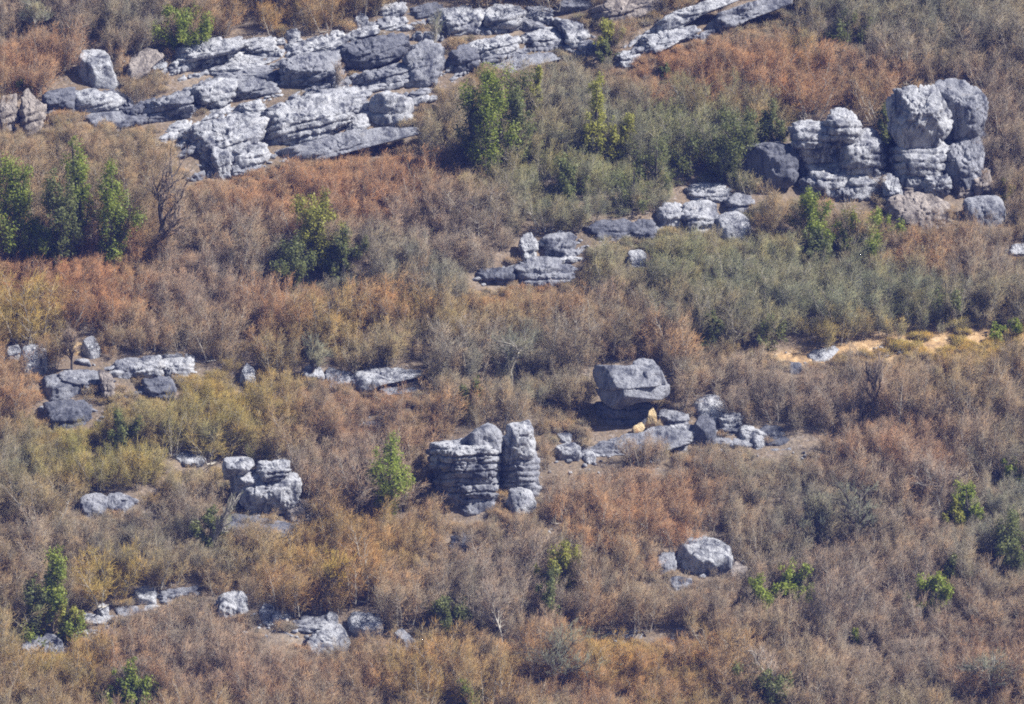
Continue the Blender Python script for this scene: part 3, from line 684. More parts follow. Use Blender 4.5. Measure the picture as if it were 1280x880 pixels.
rock_thing('rock_ledge', 'cluttered bed of small broken rocks leading down to the pale rock apron', 'rock ledge', 'the cluttered rock bed', [
 *beds([(246,746),(275,754),(308,766)], 9, 51, 1, depth=.9, mats=('pale',)),
 *beds([(302,762),(345,772),(400,782),(446,796)], 10, 24, 1, depth=1.0, mats=('pale',)), *beds([(318,780),(350,788),(386,800)], 10, 25, 1, depth=1.0, mats=('grey',)),
 ([(322,766),(330,754),(342,756),(344,768),(330,774)], 1.1, dict(mat='pale', uc=.4, st=0)),
 ([(338,774),(346,763),(358,764),(364,774),(352,782)], 1.2, dict(mat='pale', uc=.3, st=0)),
 ([(362,780),(378,770),(402,770),(420,768),(424,778),(396,792),(370,792)], 1.8, dict(mat='grey', tf=.6, uc=.3, st=.25)),
 ([(406,772),(412,764),(420,766),(424,774),(414,778)], .7, dict(mat='pale', st=0)),
])
rock_thing('boulder', 'broad white fan-shaped apron of cracked rock in the lower clutter', 'boulder', 'the pale rock apron',
 [([(374,806),(390,794),(408,781),(424,780),(434,794),(440,806),(420,818),(396,820)], 2.0, dict(mat='pale', tf=.6, uc=.1, st=0))])
rock_thing('boulder', 'blocky boulder with a white top and dark underside beside the pale rock apron', 'boulder', 'the blocky white-topped boulder',
 [([(434,774),(438,766),(456,765),(474,768),(480,778),(476,794),(462,802),(442,800),(436,790)], 1.8, dict(mat='pale', uc=.6, lf=.2, st=0, k=14))])
rock_thing('boulder', 'last wedge-shaped boulder of the lower row with a shaded front', 'boulder', 'the wedge boulder',
 [([(488,800),(494,790),(502,785),(512,794),(524,803),(512,809),(494,808)], 1.3, dict(mat='grey', lf=.5, st=0))])
rock_thing('rock_ledge', 'scatter-edged grey rocks at the picture edge below the cone-shaped evergreen', 'rock ledge', 'the edge rocks', [
 ([(20,812),(32,798),(50,794),(56,808),(40,820)], 1.4, dict(mat='grey', st=0)),
 ([(46,808),(56,792),(66,794),(80,804),(78,818),(58,822)], 1.3, dict(mat='grey', st=0)),
])
# --- lower right
rock_thing('boulder', 'solitary round grey boulder with a pitted white crown', 'boulder', 'the solitary round boulder',
 [([(842,704),(848,686),(860,674),(880,670),(900,674),(912,686),(917,700),(908,716),(890,728),(860,728),(846,718)], 3.0, dict(mat='pale', uc=.62, lf=.42, k=11, st=0, tf=.45, yaw=.2))])
rock_thing('rock_ledge', 'low pale rubble skirt around the solitary round boulder', 'rock ledge', None, [
 ([(816,704),(826,692),(842,690),(846,704),(836,718),(820,716)], 1.4, dict(mat='grey', st=0)),
 ([(832,730),(842,720),(862,724),(866,732),(848,738)], 1.0, dict(mat='grey', st=0)),
 ([(908,716),(920,702),(934,708),(936,722),(920,730)], 1.2, dict(mat='tan', st=0)),
])
rock_thing('rock_ledge', 'flat grey rock pavement glimpsed through twigs under the orange shrub dome', 'rock ledge', 'the glimpsed pavement', [
 ([(728,800),(760,790),(800,787),(806,798),(770,806),(735,808)], 1.6, dict(mat='grey', tf=.85, uc=.0, st=.2)),
 ([(796,796),(830,785),(868,783),(872,792),(840,803),(800,806)], 1.6, dict(mat='grey', tf=.85, uc=.0, st=.2)),
])
rock_thing('stone', 'flat lavender-grey stone below the pillar pair', 'stone', 'the flat lavender stone',
 [([(672,666),(682,658),(700,655),(710,660),(700,670),(680,672)], 1.4, dict(mat='pale', tf=.85, uc=.0, st=0))])
rock_thing('stone', 'dim broken stone in brush below the thick pillar', 'stone', 'the dim broken stone',
 [([(556,690),(564,672),(578,666),(590,674),(588,690),(570,696)], 1.4, dict(mat='dark', uc=.4, st=.3))])
rock_thing('rock_ledge', 'bluish-white rock lip at the edge of the orange bare ground', 'rock ledge', 'the bluish-white lip', [
 ([(1004,446),(1018,438),(1044,432),(1050,438),(1030,448),(1010,452)], 1.4, dict(mat='pale', tf=.6, st=0)),
 ([(984,462),(990,452),(1002,452),(1004,462),(994,468)], .9, dict(mat='dark', st=0)),
])

# ------------------------------------------------------------------ ground sheet
def build_ground():
    gx = np.unique(np.concatenate([np.arange(-46, 46.01, .4), np.arange(-120, -46, 3), np.arange(46, 121, 3), np.arange(-260, -120, 14), np.arange(120, 261, 14)]))
    gy = np.unique(np.concatenate([np.arange(-48, 50.01, .4), np.arange(-140, -48, 4), np.arange(50, 130, 4), np.arange(-520, -140, 10), np.arange(130, 261, 10)]))
    X, Y = np.meshgrid(gx, gy); Z = terrain(X, Y)
    V = np.stack([X, Y, Z], -1).reshape(-1, 3)
    nx, ny = len(gx), len(gy)
    i = (np.arange(ny - 1)[:, None]*nx + np.arange(nx - 1)[None, :]).ravel()
    F = np.stack([i, i + 1, i + 1 + nx, i + nx], -1)
    me = mesh_from('hillside', V, F, ground_material()); smooth(me)
    # where the soil is bare orange sand
    v = V - CAM; zz = np.maximum(v @ FWD, 1); px = 640 + (v @ RGT)/zz*DIST/MPP; py = 440 - (v @ UP)/zz*DIST/MPP
    yc = np.interp(px, [900, 1000, 1100, 1200, 1300], [462, 448, 436, 427, 428])
    hw = np.interp(px, [900, 960, 1080, 1180, 1260, 1400], [0, 9, 16, 24, 18, 12])
    w = np.clip(1.6 - np.abs(py - yc)/np.maximum(hw, .1), 0, 1)*np.clip((px - 900)/60, 0, 1)*(zz > 100)
    a = me.attributes.new('sand', 'FLOAT', 'POINT'); a.data.foreach_set('value', w.astype(np.float32))
    tag(link('hillside', me), kind='structure')
build_ground()

# ------------------------------------------------------------------ branching plants
def tubes(segs, sides=4):
    """tapered tubes from an array of (p0, p1, r0, r1)"""
    segs = np.asarray(segs, float); n = len(segs)
    p0, p1, r0, r1 = segs[:, 0:3], segs[:, 3:6], segs[:, 6], segs[:, 7]
    d = p1 - p0; d /= np.maximum(np.linalg.norm(d, axis=1, keepdims=True), 1e-6)
    ref = np.where(np.abs(d[:, 2:3]) > .9, np.array([[1., 0, 0]]), np.array([[0, 0, 1.]]))
    a = np.cross(d, ref); a /= np.linalg.norm(a, axis=1, keepdims=True); b = np.cross(d, a)
    ang = np.arange(sides)/sides*2*math.pi
    ring = a[:, None, :]*np.cos(ang)[None, :, None] + b[:, None, :]*np.sin(ang)[None, :, None]
    V = np.concatenate([p0[:, None, :] + ring*r0[:, None, None], p1[:, None, :] + ring*r1[:, None, None]], 1).reshape(-1, 3)
    base = np.arange(n)[:, None]*2*sides
    k = np.arange(sides); k2 = (k + 1) % sides
    F = np.stack([base + k, base + k2, base + k2 + sides, base + k + sides], -1).reshape(-1, 4)
    return V, F
def spikes(p0, p1, r):
    """thin three-sided twigs ending in a point"""
    n = len(p0); d = p1 - p0; d /= np.maximum(np.linalg.norm(d, axis=1, keepdims=True), 1e-6)
    ref = np.where(np.abs(d[:, 2:3]) > .9, np.array([[1., 0, 0]]), np.array([[0, 0, 1.]]))
    a = np.cross(d, ref); a /= np.linalg.norm(a, axis=1, keepdims=True); b = np.cross(d, a)
    V = np.empty((n, 4, 3))
    for i, t in enumerate((0, 2.094, 4.189)): V[:, i] = p0 + (a*math.cos(t) + b*math.sin(t))*r[:, None]
    V[:, 3] = p1
    base = np.arange(n)[:, None]*4
    F = np.concatenate([base + np.array([0, 1, 3]), base + np.array([1, 2, 3]), base + np.array([2, 0, 3])], 0)
    return V.reshape(-1, 3), F
def grow_bare(seed, h=3.4, w=3.2, stems=7, twigs=1700, single=False, rtw=.012, r0=.05, upright=.5, tl=.55):
    """a leafless shrub or small tree of height h and spread w: (limb segments, twig starts, twig ends, twig radii)"""
    r = np.random.default_rng(seed); segs = []; tips = []
    def limb(p, d, L, rad, depth):
        n = 4 if depth < 2 else 3
        for i in range(n):
            q = p + d*L/n
            segs.append((*p, *q, rad*(1 - .5*i/n), rad*(1 - .5*(i + 1)/n)))
            nd = d + r.normal(0, .16, 3) + np.array([0, 0, .10*upright]); d = nd/np.linalg.norm(nd); p = q
            if depth < 3 and (i > 0 or depth > 0 or not single):
                for _ in range(2 if depth < 2 else 1):
                    s = r.normal(0, 1, 3); s -= d*(s @ d); s /= np.linalg.norm(s)
                    cd = d*.75 + s*r.uniform(.45, .85) + np.array([0, 0, .22*upright]); cd /= np.linalg.norm(cd)
                    limb(p, cd, L*r.uniform(.45, .66), rad*.5, depth + 1)
            if depth >= 1: tips.append((p, d, rad))
    if single:
        limb(np.zeros(3), np.array([r.normal(0, .06), r.normal(0, .06), 1.]), h*.62, r0, 0)
    else:
        for k in range(stems):
            a = 2*math.pi*(k + r.uniform(-.3, .3))/stems; t = r.uniform(.12, .75)
            d = np.array([math.cos(a)*t*w/h, math.sin(a)*t*w/h, 1.]); d /= np.linalg.norm(d)
            limb(np.array([math.cos(a), math.sin(a), 0])*r.uniform(.03, .22), d, h*r.uniform(.42, .58), r0*r.uniform(.6, 1.1), 0)
    segs = np.array(segs)
    # fit to size
    top = segs[:, 5].max() + tl*.7; wid = np.percentile(np.hypot(segs[:, 3], segs[:, 4]), 96) + tl*.4
    sx = (w/2)/wid; sz = h/top
    for c in (0, 1, 3, 4): segs[:, c] *= sx
    for c in (2, 5): segs[:, c] *= sz
    T = np.array([np.concatenate([p*np.array([sx, sx, sz]), d]) for p, d, _ in tips])
    idx = r.integers(0, len(T), twigs)
    st = T[idx, :3] + r.normal(0, .05, (twigs, 3))
    d = T[idx, 3:] + r.normal(0, .55, (twigs, 3)) + np.array([0, 0, .30 + .5*upright]); d /= np.linalg.norm(d, axis=1, keepdims=True)
    L = tl*r.uniform(.5, 1.3, twigs)
    en = st + d*L[:, None]
    # side shoots
    m = twigs; j = r.integers(0, twigs, m); f = r.uniform(.2, .8, m)[:, None]
    s2 = st[j]*(1 - f) + en[j]*f; d2 = d[j] + r.normal(0, .6, (m, 3)); d2 /= np.linalg.norm(d2, axis=1, keepdims=True)
    e2 = s2 + d2*(tl*r.uniform(.25, .6, m))[:, None]
    P0 = np.concatenate([st, s2]); P1 = np.concatenate([en, e2])
    rr = np.concatenate([np.full(twigs, rtw), np.full(m, rtw*.8)])*r.uniform(.7, 1.3, twigs + m)
    return segs, P0, P1, rr
def grow_thicket(seed, h=3.4, w=2.8, stems=9, twigs=1900, rtw=.009, r0=.035, tl=.5):
    """a clump of upright saplings: ragged tops, ascending shoots all the way up"""
    r = np.random.default_rng(seed); segs = []; S0 = []; SD = []
    for k in range(stems):
        a = r.uniform(0, 6.28); q = math.sqrt(r.uniform(0, 1))*w*.30
        p = np.array([math.cos(a)*q, math.sin(a)*q, 0.]); H = h*r.uniform(.5, 1.0)
        lean = np.array([math.cos(a)*r.uniform(.0, .5) + r.normal(0, .08), math.sin(a)*r.uniform(.0, .5) + r.normal(0, .08), 1.]); d = lean/np.linalg.norm(lean)
        segs.append((0, 0, .02, *p, r0*.9, r0*.9)); n = 6              # joined at the root stool
        for i in range(n):
            nx = p + d*H/n; rad = r0*r.uniform(.85, 1.1)
            segs.append((*p, *nx, rad*(1 - i/n*.85), rad*(1 - (i + 1)/n*.85)))
            d = d + r.normal(0, .09, 3); d /= np.linalg.norm(d)
            for _ in range(3 if i > 0 else 1):
                f = r.uniform(0, 1); b = p*(1 - f) + nx*f
                s = r.normal(0, 1, 3); s[2] = 0; s /= np.linalg.norm(s)
                cd = d*r.uniform(.4, 1.0) + s*r.uniform(.5, 1.05); cd /= np.linalg.norm(cd)
                L = h*r.uniform(.14, .30)*(1.15 - .6*i/n); m = b
                for t in range(3):
                    e = m + cd*L/3; segs.append((*m, *e, rad*.34*(1 - t/3.5), rad*.34*(1 - (t + 1)/3.5)))
                    cd = cd + r.normal(0, .14, 3) + np.array([0, 0, .1]); cd /= np.linalg.norm(cd); m = e
                    S0.append(e - cd*L/3*r.uniform(0, .8)); SD.append(cd.copy())
            p = nx
            if i > 1: S0.append(p.copy()); SD.append(d.copy())
    segs = np.array(segs); S0 = np.array(S0); SD = np.array(SD)
    i = r.integers(0, len(S0), twigs)
    st = S0[i] + r.normal(0, .09, (twigs, 3)); d = SD[i] + r.normal(0, .62, (twigs, 3)) + np.array([0, 0, .16]); d /= np.linalg.norm(d, axis=1, keepdims=True)
    L = tl*r.uniform(.4, 1.35, twigs); en = st + d*L[:, None]
    m = int(twigs*.8); j = r.integers(0, twigs, m); f = r.uniform(.15, .8, m)[:, None]
    s2 = st[j]*(1 - f) + en[j]*f; d2 = d[j] + r.normal(0, .55, (m, 3)); d2 /= np.linalg.norm(d2, axis=1, keepdims=True)
    e2 = s2 + d2*(tl*r.uniform(.25, .6, m))[:, None]
    return segs, np.concatenate([st, s2]), np.concatenate([en, e2]), np.concatenate([np.full(twigs, rtw), np.full(m, rtw*.8)])*r.uniform(.7, 1.3, twigs + m)
def bare_meshes(seed, mat, bark=BARK, thicket=False, **kw):
    segs, a, b, r = grow_thicket(seed, **kw) if thicket else grow_bare(seed, **kw)
    v, f = tubes(segs, 4); t = mesh_from('trunk', v, f, bark); smooth(t)
    v, f = spikes(a, b, r); c = mesh_from('crown', v, f, mat)
    return t, c
def leafy_meshes(seed, mat, h, w, shape='round', leaves=5200, size=.13, bark=BARKDARK, trunk=.3):
    """an evergreen: trunk with limbs, crown of many small leaf faces in clumps"""
    r = np.random.default_rng(seed)
    segs = []; p = np.zeros(3); n = 7
    lean = r.normal(0, .05, 2)
    pts = [np.array([lean[0]*h*i/n + r.normal(0, .03)*h*.2, lean[1]*h*i/n, h*.9*i/n]) for i in range(n + 1)]
    r0 = .028*h + .03
    for i in range(n): segs.append((*pts[i], *pts[i + 1], r0*(1 - .85*i/n), r0*(1 - .85*(i + 1)/n)))
    nl = max(6, int(5 + 2.2*math.sqrt(w*h))); C = []
    for i in range(nl):
        u = (i + r.uniform(0, 1))/nl
        if shape == 'cone': z = .08 + .9*u**1.2; rad = (1 - z)*.55 + .03
        elif shape == 'column': z = .15 + .83*u; rad = .46*math.sin(math.pi*min(1, .15 + .8*(1 - z)))
        elif shape == 'low': z = .25 + .7*u; rad = .52*math.sqrt(max(.03, 1 - ((z - .3)/.68)**2))
        else: z = trunk + (1 - trunk)*u; rad = .5*math.sqrt(max(.03, 1 - ((z - (trunk + 1)/2)/((1 - trunk)/2 + .02))**2))
        a = r.uniform(0, 2*math.pi); q = r.uniform(.35, 1.05)*rad
        tip = np.array([math.cos(a)*q*w + lean[0]*h*z, math.sin(a)*q*w + lean[1]*h*z, z*h*.97])
        z0 = max(0, z - r.uniform(.16, .42)); j = min(n - 1, int(z0*n))
        b0 = pts[j]; mid = (b0 + tip)/2 + np.array([0, 0, -.04*h]) + (tip - b0)*np.array([.12, .12, 0])
        segs.append((*b0, *mid, r0*.38, r0*.22)); segs.append((*mid, *tip, r0*.22, r0*.05))
        for t in np.linspace(.35, 1.05, 6):
            c = (1 - t)**2*b0 + 2*t*(1 - t)*mid + t*t*tip
            C.append(c + r.normal(0, .045, 3)*math.sqrt(w*h))
    C = np.array(C); nc = len(C)
    cr = (.06 + .10*r.uniform(0, 1, nc)**1.5)*math.sqrt(w*h)
    wgt = cr**2*r.uniform(.35, 1.3, nc); wgt /= wgt.sum()
    k = r.choice(nc, leaves, p=wgt)
    d = r.normal(0, 1, (leaves, 3)); d /= np.linalg.norm(d, axis=1, keepdims=True)
    pos = C[k] + d*(cr[k]*r.uniform(0, 1, leaves)**.6)[:, None]*np.array([.9, .9, 1.25])
    nrm = d + r.normal(0, .6, (leaves, 3)) + np.array([0, 0, .35]); nrm /= np.linalg.norm(nrm, axis=1, keepdims=True)
    t = np.cross(nrm, r.normal(0, 1, (leaves, 3))); t /= np.linalg.norm(t, axis=1, keepdims=True); b = np.cross(nrm, t)
    s = size*r.uniform(.6, 1.35, leaves)[:, None]
    V = np.stack([pos - t*s*.9, pos + b*s*.45 + nrm*s*.1, pos + t*s*.9, pos - b*s*.45 + nrm*s*.1], 1).reshape(-1, 3)
    F = np.arange(leaves*4).reshape(-1, 4)
    v, f = tubes(np.array(segs), 5); tm = mesh_from('trunk', v, f, bark); smooth(tm)
    return tm, mesh_from('crown', V, F, mat)
def plant_thing(name, meshes, loc, rz, label, cat, group=None, scale=1.0):
    o = link(name, None, None, loc); o.rotation_euler = (0, 0, rz); o.empty_display_size = .3
    o.scale = (scale,)*3 if np.isscalar(scale) else scale
    link('trunk', meshes[0], o); link('crown', meshes[1], o)
    return tag(o, label, cat, group)

TREES = []      # crown boxes in photo pixels
def px_h(bx, by, ty):
    g = ground_at(bx, by); s = MPP*((g - CAM) @ FWD)/DIST
    return g, (by - ty)*s/math.cos(PITCH), s
def evergreen(bx, by, ty, wpx, kind, shape, label, mark=None, name='evergreen_tree', cat='evergreen tree', leaves=None, group=None, size=.088):
    g, h, s = px_h(bx, by, ty); h *= 1.06; w = wpx*s*1.18
    SEED[0] += 7
    n = leaves or int(900 + 400*w*h)
    ms = leafy_meshes(SEED[0], LEAF[kind], h, w, shape, min(n, 16000), size)
    plant_thing(name, ms, g - np.array([0, 0, .1]), random.uniform(0, 6.28), label, cat, group)
    TREES.append((bx - wpx*.42, ty, bx + wpx*.42, by - (by - ty)*.16, g[1]))
    if mark: MARKS.append((mark, bx, (by + ty)/2, wpx/2, (by - ty)/2))
B = dict(name='evergreen_bush', cat='bush')
evergreen(240, 62, 4, 78, 'green', 'low', 'bright green bush on the slope just above the ragged upper ledge', 'the green ridge-top bush', **B)
evergreen(614, 226, 84, 66, 'green', 'column', 'tall bright green ivy-clad tree below the cave blocks', 'the tall ivy-clad tree')
evergreen(592, 222, 118, 40, 'dark', 'column', 'shaded dark green tree behind the tall ivy-clad tree')
evergreen(645, 212, 95, 44, 'dark', 'column', 'dim green tree on the sunny flank of the tall ivy-clad tree')
evergreen(668, 150, 82, 22, 'yellow', 'column', 'short yellow-green sapling touching the cave blocks ledge', name='sapling', cat='sapling')
evergreen(744, 205, 96, 30, 'yellow', 'column', 'slender yellow-green sapling standing alone in grey twigs', 'the slender yellow sapling', name='sapling', cat='sapling')
evergreen(772, 206, 148, 46, 'yellow', 'round', 'bushy yellow-green sapling downhill of the slender yellow sapling', name='sapling', cat='sapling')
evergreen(712, 246, 196, 50, 'dark', 'low', 'dull green bush with a bright tip below the saplings', **B)
evergreen(766, 62, 22, 40, 'yellow', 'low', 'ochre-yellow bush in the gap before the grey ramp', 'the ochre gap bush', **B)
evergreen(756, 76, 48, 26, 'dark', 'low', 'small dark bush at the foot of the ochre gap bush', **B)
evergreen(26, 330, 196, 62, 'green', 'column', 'ivy-covered tree nearest the picture edge among three', 'the edge ivy tree')
evergreen(78, 334, 212, 54, 'dark', 'column', 'dark ivy-covered tree in the middle of three', 'the middle ivy tree')
evergreen(104, 318, 168, 34, 'green', 'column', 'tallest thin ivy-wrapped tree of the three ivy trees')
evergreen(140, 332, 205, 52, 'green', 'column', 'ivy-covered tree beside the big bare tree', 'the third ivy tree')
evergreen(54, 332, 268, 46, 'green', 'low', 'green undergrowth bush at the foot of the ivy-covered trees', **B)
evergreen(402, 340, 242, 70, 'yellow', 'round', 'yellow-olive tree with thin crown above the dark pine-like shrub', 'the yellow-olive tree')
evergreen(366, 360, 296, 64, 'dark', 'low', 'dark green pine-like bush under the yellow-olive tree', 'the dark pine-like bush', **B)
evergreen(430, 352, 288, 62, 'dark', 'low', 'grey-green bush beside the dark pine-like bush', **B)
evergreen(1010, 300, 236, 48, 'green', 'low', 'green bush at the shaded foot of the fractured rock pile', 'the green foot bush', **B)
evergreen(1072, 318, 262, 96, 'green', 'low', 'broad green bush spreading below the thin sandy slab', 'the broad green bush', **B)
evergreen(1030, 332, 286, 54, 'dark', 'low', 'dark green bush below the green foot bush', **B)
evergreen(910, 226, 140, 60, 'dark', 'round', 'dark evergreen tree rising behind the dark overhanging boulder', 'the dark evergreen')
evergreen(966, 186, 134, 48, 'dark', 'round', 'olive-dark evergreen peeping over the dark overhanging boulder')
evergreen(1104, 190, 128, 30, 'dark', 'column', 'thin dark evergreen squeezed between the two rock towers')
evergreen(884, 436, 384, 34, 'dark', 'column', 'small dark green cone in the brown central slope', 'the small dark cone')
evergreen(484, 652, 552, 52, 'grass', 'round', 'small grass-green tree on a thin trunk beside the thick pillar', 'the grass-green tree', name='deciduous_tree', cat='tree')
evergreen(62, 800, 690, 62, 'green', 'cone', 'tall cone-shaped evergreen with a bright sunny flank', 'the cone-shaped evergreen')
evergreen(44, 802, 722, 44, 'dark', 'cone', 'dark lower evergreen tucked behind the cone-shaped evergreen')
evergreen(86, 800, 738, 34, 'yellow', 'column', 'yellow-green shrub fronting the cone-shaped evergreen', **B)
evergreen(172, 892, 830, 52, 'green', 'round', 'round green bush at the bottom edge of the picture', 'the bottom green bush', **B)
evergreen(142, 896, 854, 44, 'green', 'low', 'low bright bush beside the round green bottom bush', **B)
evergreen(700, 742, 682, 58, 'yellow', 'round', 'pale yellow-green thin tree in grey brush below the pillars', 'the pale yellow-green tree', name='deciduous_tree', cat='tree')
evergreen(688, 778, 712, 36, 'dark', 'column', 'dull green shrub under the pale yellow-green tree', **B)
evergreen(996, 752, 702, 56, 'grass', 'low', 'vivid grass-green bush near the solitary round boulder', 'the vivid grass-green bush', **B)
evergreen(952, 760, 718, 46, 'grass', 'low', 'duller green bush between solitary boulder and vivid bush', **B)
evergreen(1170, 766, 714, 58, 'grass', 'low', 'yellow-green bush with a dark hollow behind it', 'the lone yellow-green bush', **B)
evergreen(1192, 730, 692, 36, 'dark', 'low', 'blackish bush just uphill of the lone yellow-green bush', **B)
evergreen(1212, 656, 606, 44, 'green', 'round', 'leaning dark green shrub with sunlit tips near the picture edge', 'the leaning green shrub', **B)
evergreen(1192, 660, 622, 30, 'yellow', 'low', 'small yellow-green tuft joined to the leaning green shrub', **B)
evergreen(1264, 714, 640, 60, 'dark', 'low', 'large dim evergreen bush cut by the picture edge', 'the dim edge bush', **B)
evergreen(592, 892, 846, 42, 'green', 'round', 'small green bush on the bottom edge below the lower rock row', **B)
evergreen(956, 894, 834, 70, 'dark', 'round', 'dark grey-green bush on the bottom edge of the slope', 'the bottom dark bush', **B)
evergreen(590, 520, 468, 28, 'dark', 'column', 'dark narrow shrub behind the thick pillar', **B)
evergreen(28, 116, 98, 30, 'grass', 'low', 'bright green tuft on the pinkish broken ledge', **B)
evergreen(1262, 424, 400, 44, 'grass', 'low', 'mossy green bush at the end of the orange bare ground', 'the mossy green bush', **B)
evergreen(156, 560, 512, 56, 'dark', 'low', 'dark green bush in ochre shrubs under the tattered ledge', 'the ochre-slope green bush', **B)
evergreen(264, 692, 636, 44, 'dark', 'low', 'blackish bush at the base of the dead leaning trunk', **B)
evergreen(560, 788, 742, 66, 'dark', 'low', 'dim grey-green bush above the wedge boulder', 'the dim bush', **B)
evergreen(1256, 252, 222, 22, 'yellow', 'column', 'yellow shrub beside the squat grey boulder', **B)
evergreen(830, 108, 76, 16, 'dark', 'column', 'tiny dark shrub under the foot of the grey ramp', **B)
evergreen(1070, 806, 782, 14, 'green', 'column', 'tiny upright green sapling in the lower mauve brush', name='sapling', cat='sapling')
evergreen(1262, 600, 570, 40, 'grass', 'low', 'small green bush uphill of the leaning green shrub', **B)
for i, (bx, by, ty, w, lab) in enumerate([
  (820, 236, 170, 62, 'dark olive bush behind the flat-topped cluster'), (862, 222, 160, 56, 'dark olive bush uphill of the flat-topped cluster'),
  (790, 262, 206, 56, 'dark olive bush uphill of the brushy grey step'), (1190, 404, 356, 60, 'dusky green bush above the brightest orange ground'),
  (960, 436, 392, 52, 'dusky green bush above the faint end of the orange ground'), (1060, 60, 16, 60, 'dusky green bush above the rust slope at the top')]):
    evergreen(bx, by, ty, w, 'dark', 'low', lab, leaves=1500, **B)

# ------------------------------------------------------------------ bare trees one can tell apart
def bare_tree(bx, by, ty, wpx, kind, label, mark=None, bark=BARK, twigs=1000, r0=.10, lean=0.0, upright=.5, name='bare_tree', stems=None):
    g, h, s = px_h(bx, by, ty); w = wpx*s; SEED[0] += 11
    ms = bare_meshes(SEED[0], TWIG[kind], bark, h=h, w=w, single=stems is None, stems=stems or 1, twigs=int(twigs*.7), r0=r0*1.5, upright=upright, rtw=.013, tl=.5)
    o = plant_thing(name, ms, g - np.array([0, 0, .15]), random.uniform(0, 6.28), label, 'bare tree')
    q = random.uniform(.85, 1.05); tn = (*[c*q for c in TINT[kind]], 1)
    for c in o.children: c.color = tn
    if lean: o.rotation_euler = (0, lean, 0)
    TREES.append((bx - wpx*.4, ty, bx + wpx*.4, by - (by - ty)*.14, g[1]))
    if mark: MARKS.append((mark, bx, (by + ty)/2, wpx/2, (by - ty)/2))
bare_tree(196, 340, 172, 100, 'mauve', 'tall grey leafless tree with a straight trunk beside the ivy-covered trees', 'the tall bare tree', bark=BARKDARK, r0=.14)
bare_tree(90, 462, 398, 44, 'mauve', 'thin dark leafless tree before the yellowish-white stone', bark=BARKDARK, r0=.08, twigs=700)
bare_tree(1090, 536, 424, 34, 'mauve', 'slender dark pole-like bare tree below the orange bare ground', 'the pole-like tree', bark=BARKDARK, r0=.08, twigs=500, upright=1)
bare_tree(1068, 690, 592, 84, 'grey', 'many-limbed dark leafless tree uphill of the lower bushes', 'the many-limbed tree', bark=BARKDARK, r0=.13)
bare_tree(1030, 700, 612, 56, 'grey', 'smaller dark leafless tree next to the many-limbed tree', bark=BARKDARK, r0=.09)
bare_tree(628, 810, 716, 70, 'mauve', 'pale leafless tree with spread limbs in the lower grey brush', 'the pale spread tree', r0=.055)
bare_tree(700, 862, 770, 150, 'grey', 'wide low leafless tree with long crossing boughs below the pale spread tree', 'the wide low tree', bark=BARKDARK, r0=.05, upright=.3)
bare_tree(965, 890, 800, 60, 'mauve', 'leafless tree with a pale bent trunk on the bottom edge', r0=.12)
bare_tree(258, 694, 596, 34, 'grey', 'dead leaning trunk with broken limbs below the small crested boulder', 'the dead leaning trunk', bark=BARK, r0=.13, twigs=150, lean=.32)
bare_tree(400, 770, 680, 90, 'ochre', 'spreading ochre leafless tree above the cluttered rock bed', 'the spreading ochre tree', bark=BARKDARK, r0=.08)
bare_tree(390, 476, 410, 60, 'grey', 'dark-limbed bare tree behind the dark-faced capped rock', bark=BARKDARK, r0=.08)
bare_tree(640, 480, 396, 90, 'grey', 'grey bare tree with slanting limbs uphill of the pillar pair', 'the slanting grey tree', r0=.08)
bare_tree(418, 116, 68, 26, 'mauve', 'small white-stemmed bare tree against the dark hollow of the sloping wall', r0=.06, twigs=200)
bare_tree(545, 74, 0, 26, 'grey', 'thin bare tree before the big cave blocks', r0=.05, twigs=250)
bare_tree(48, 44, -10, 50, 'grey', 'grey bare tree at the top edge above the lone peaked boulder', r0=.07)
bare_tree(160, 880, 812, 60, 'mauve', 'leafless tree behind the round green bottom bush', r0=.07, twigs=800)
bare_tree(1240, 880, 800, 90, 'grey', 'grey leafless tree in the bottom corner of the slope', 'the bare corner tree', r0=.07)
bare_tree(1175, 640, 560, 80, 'mauve', 'pale leafless tree uphill of the leaning green shrub', r0=.07)

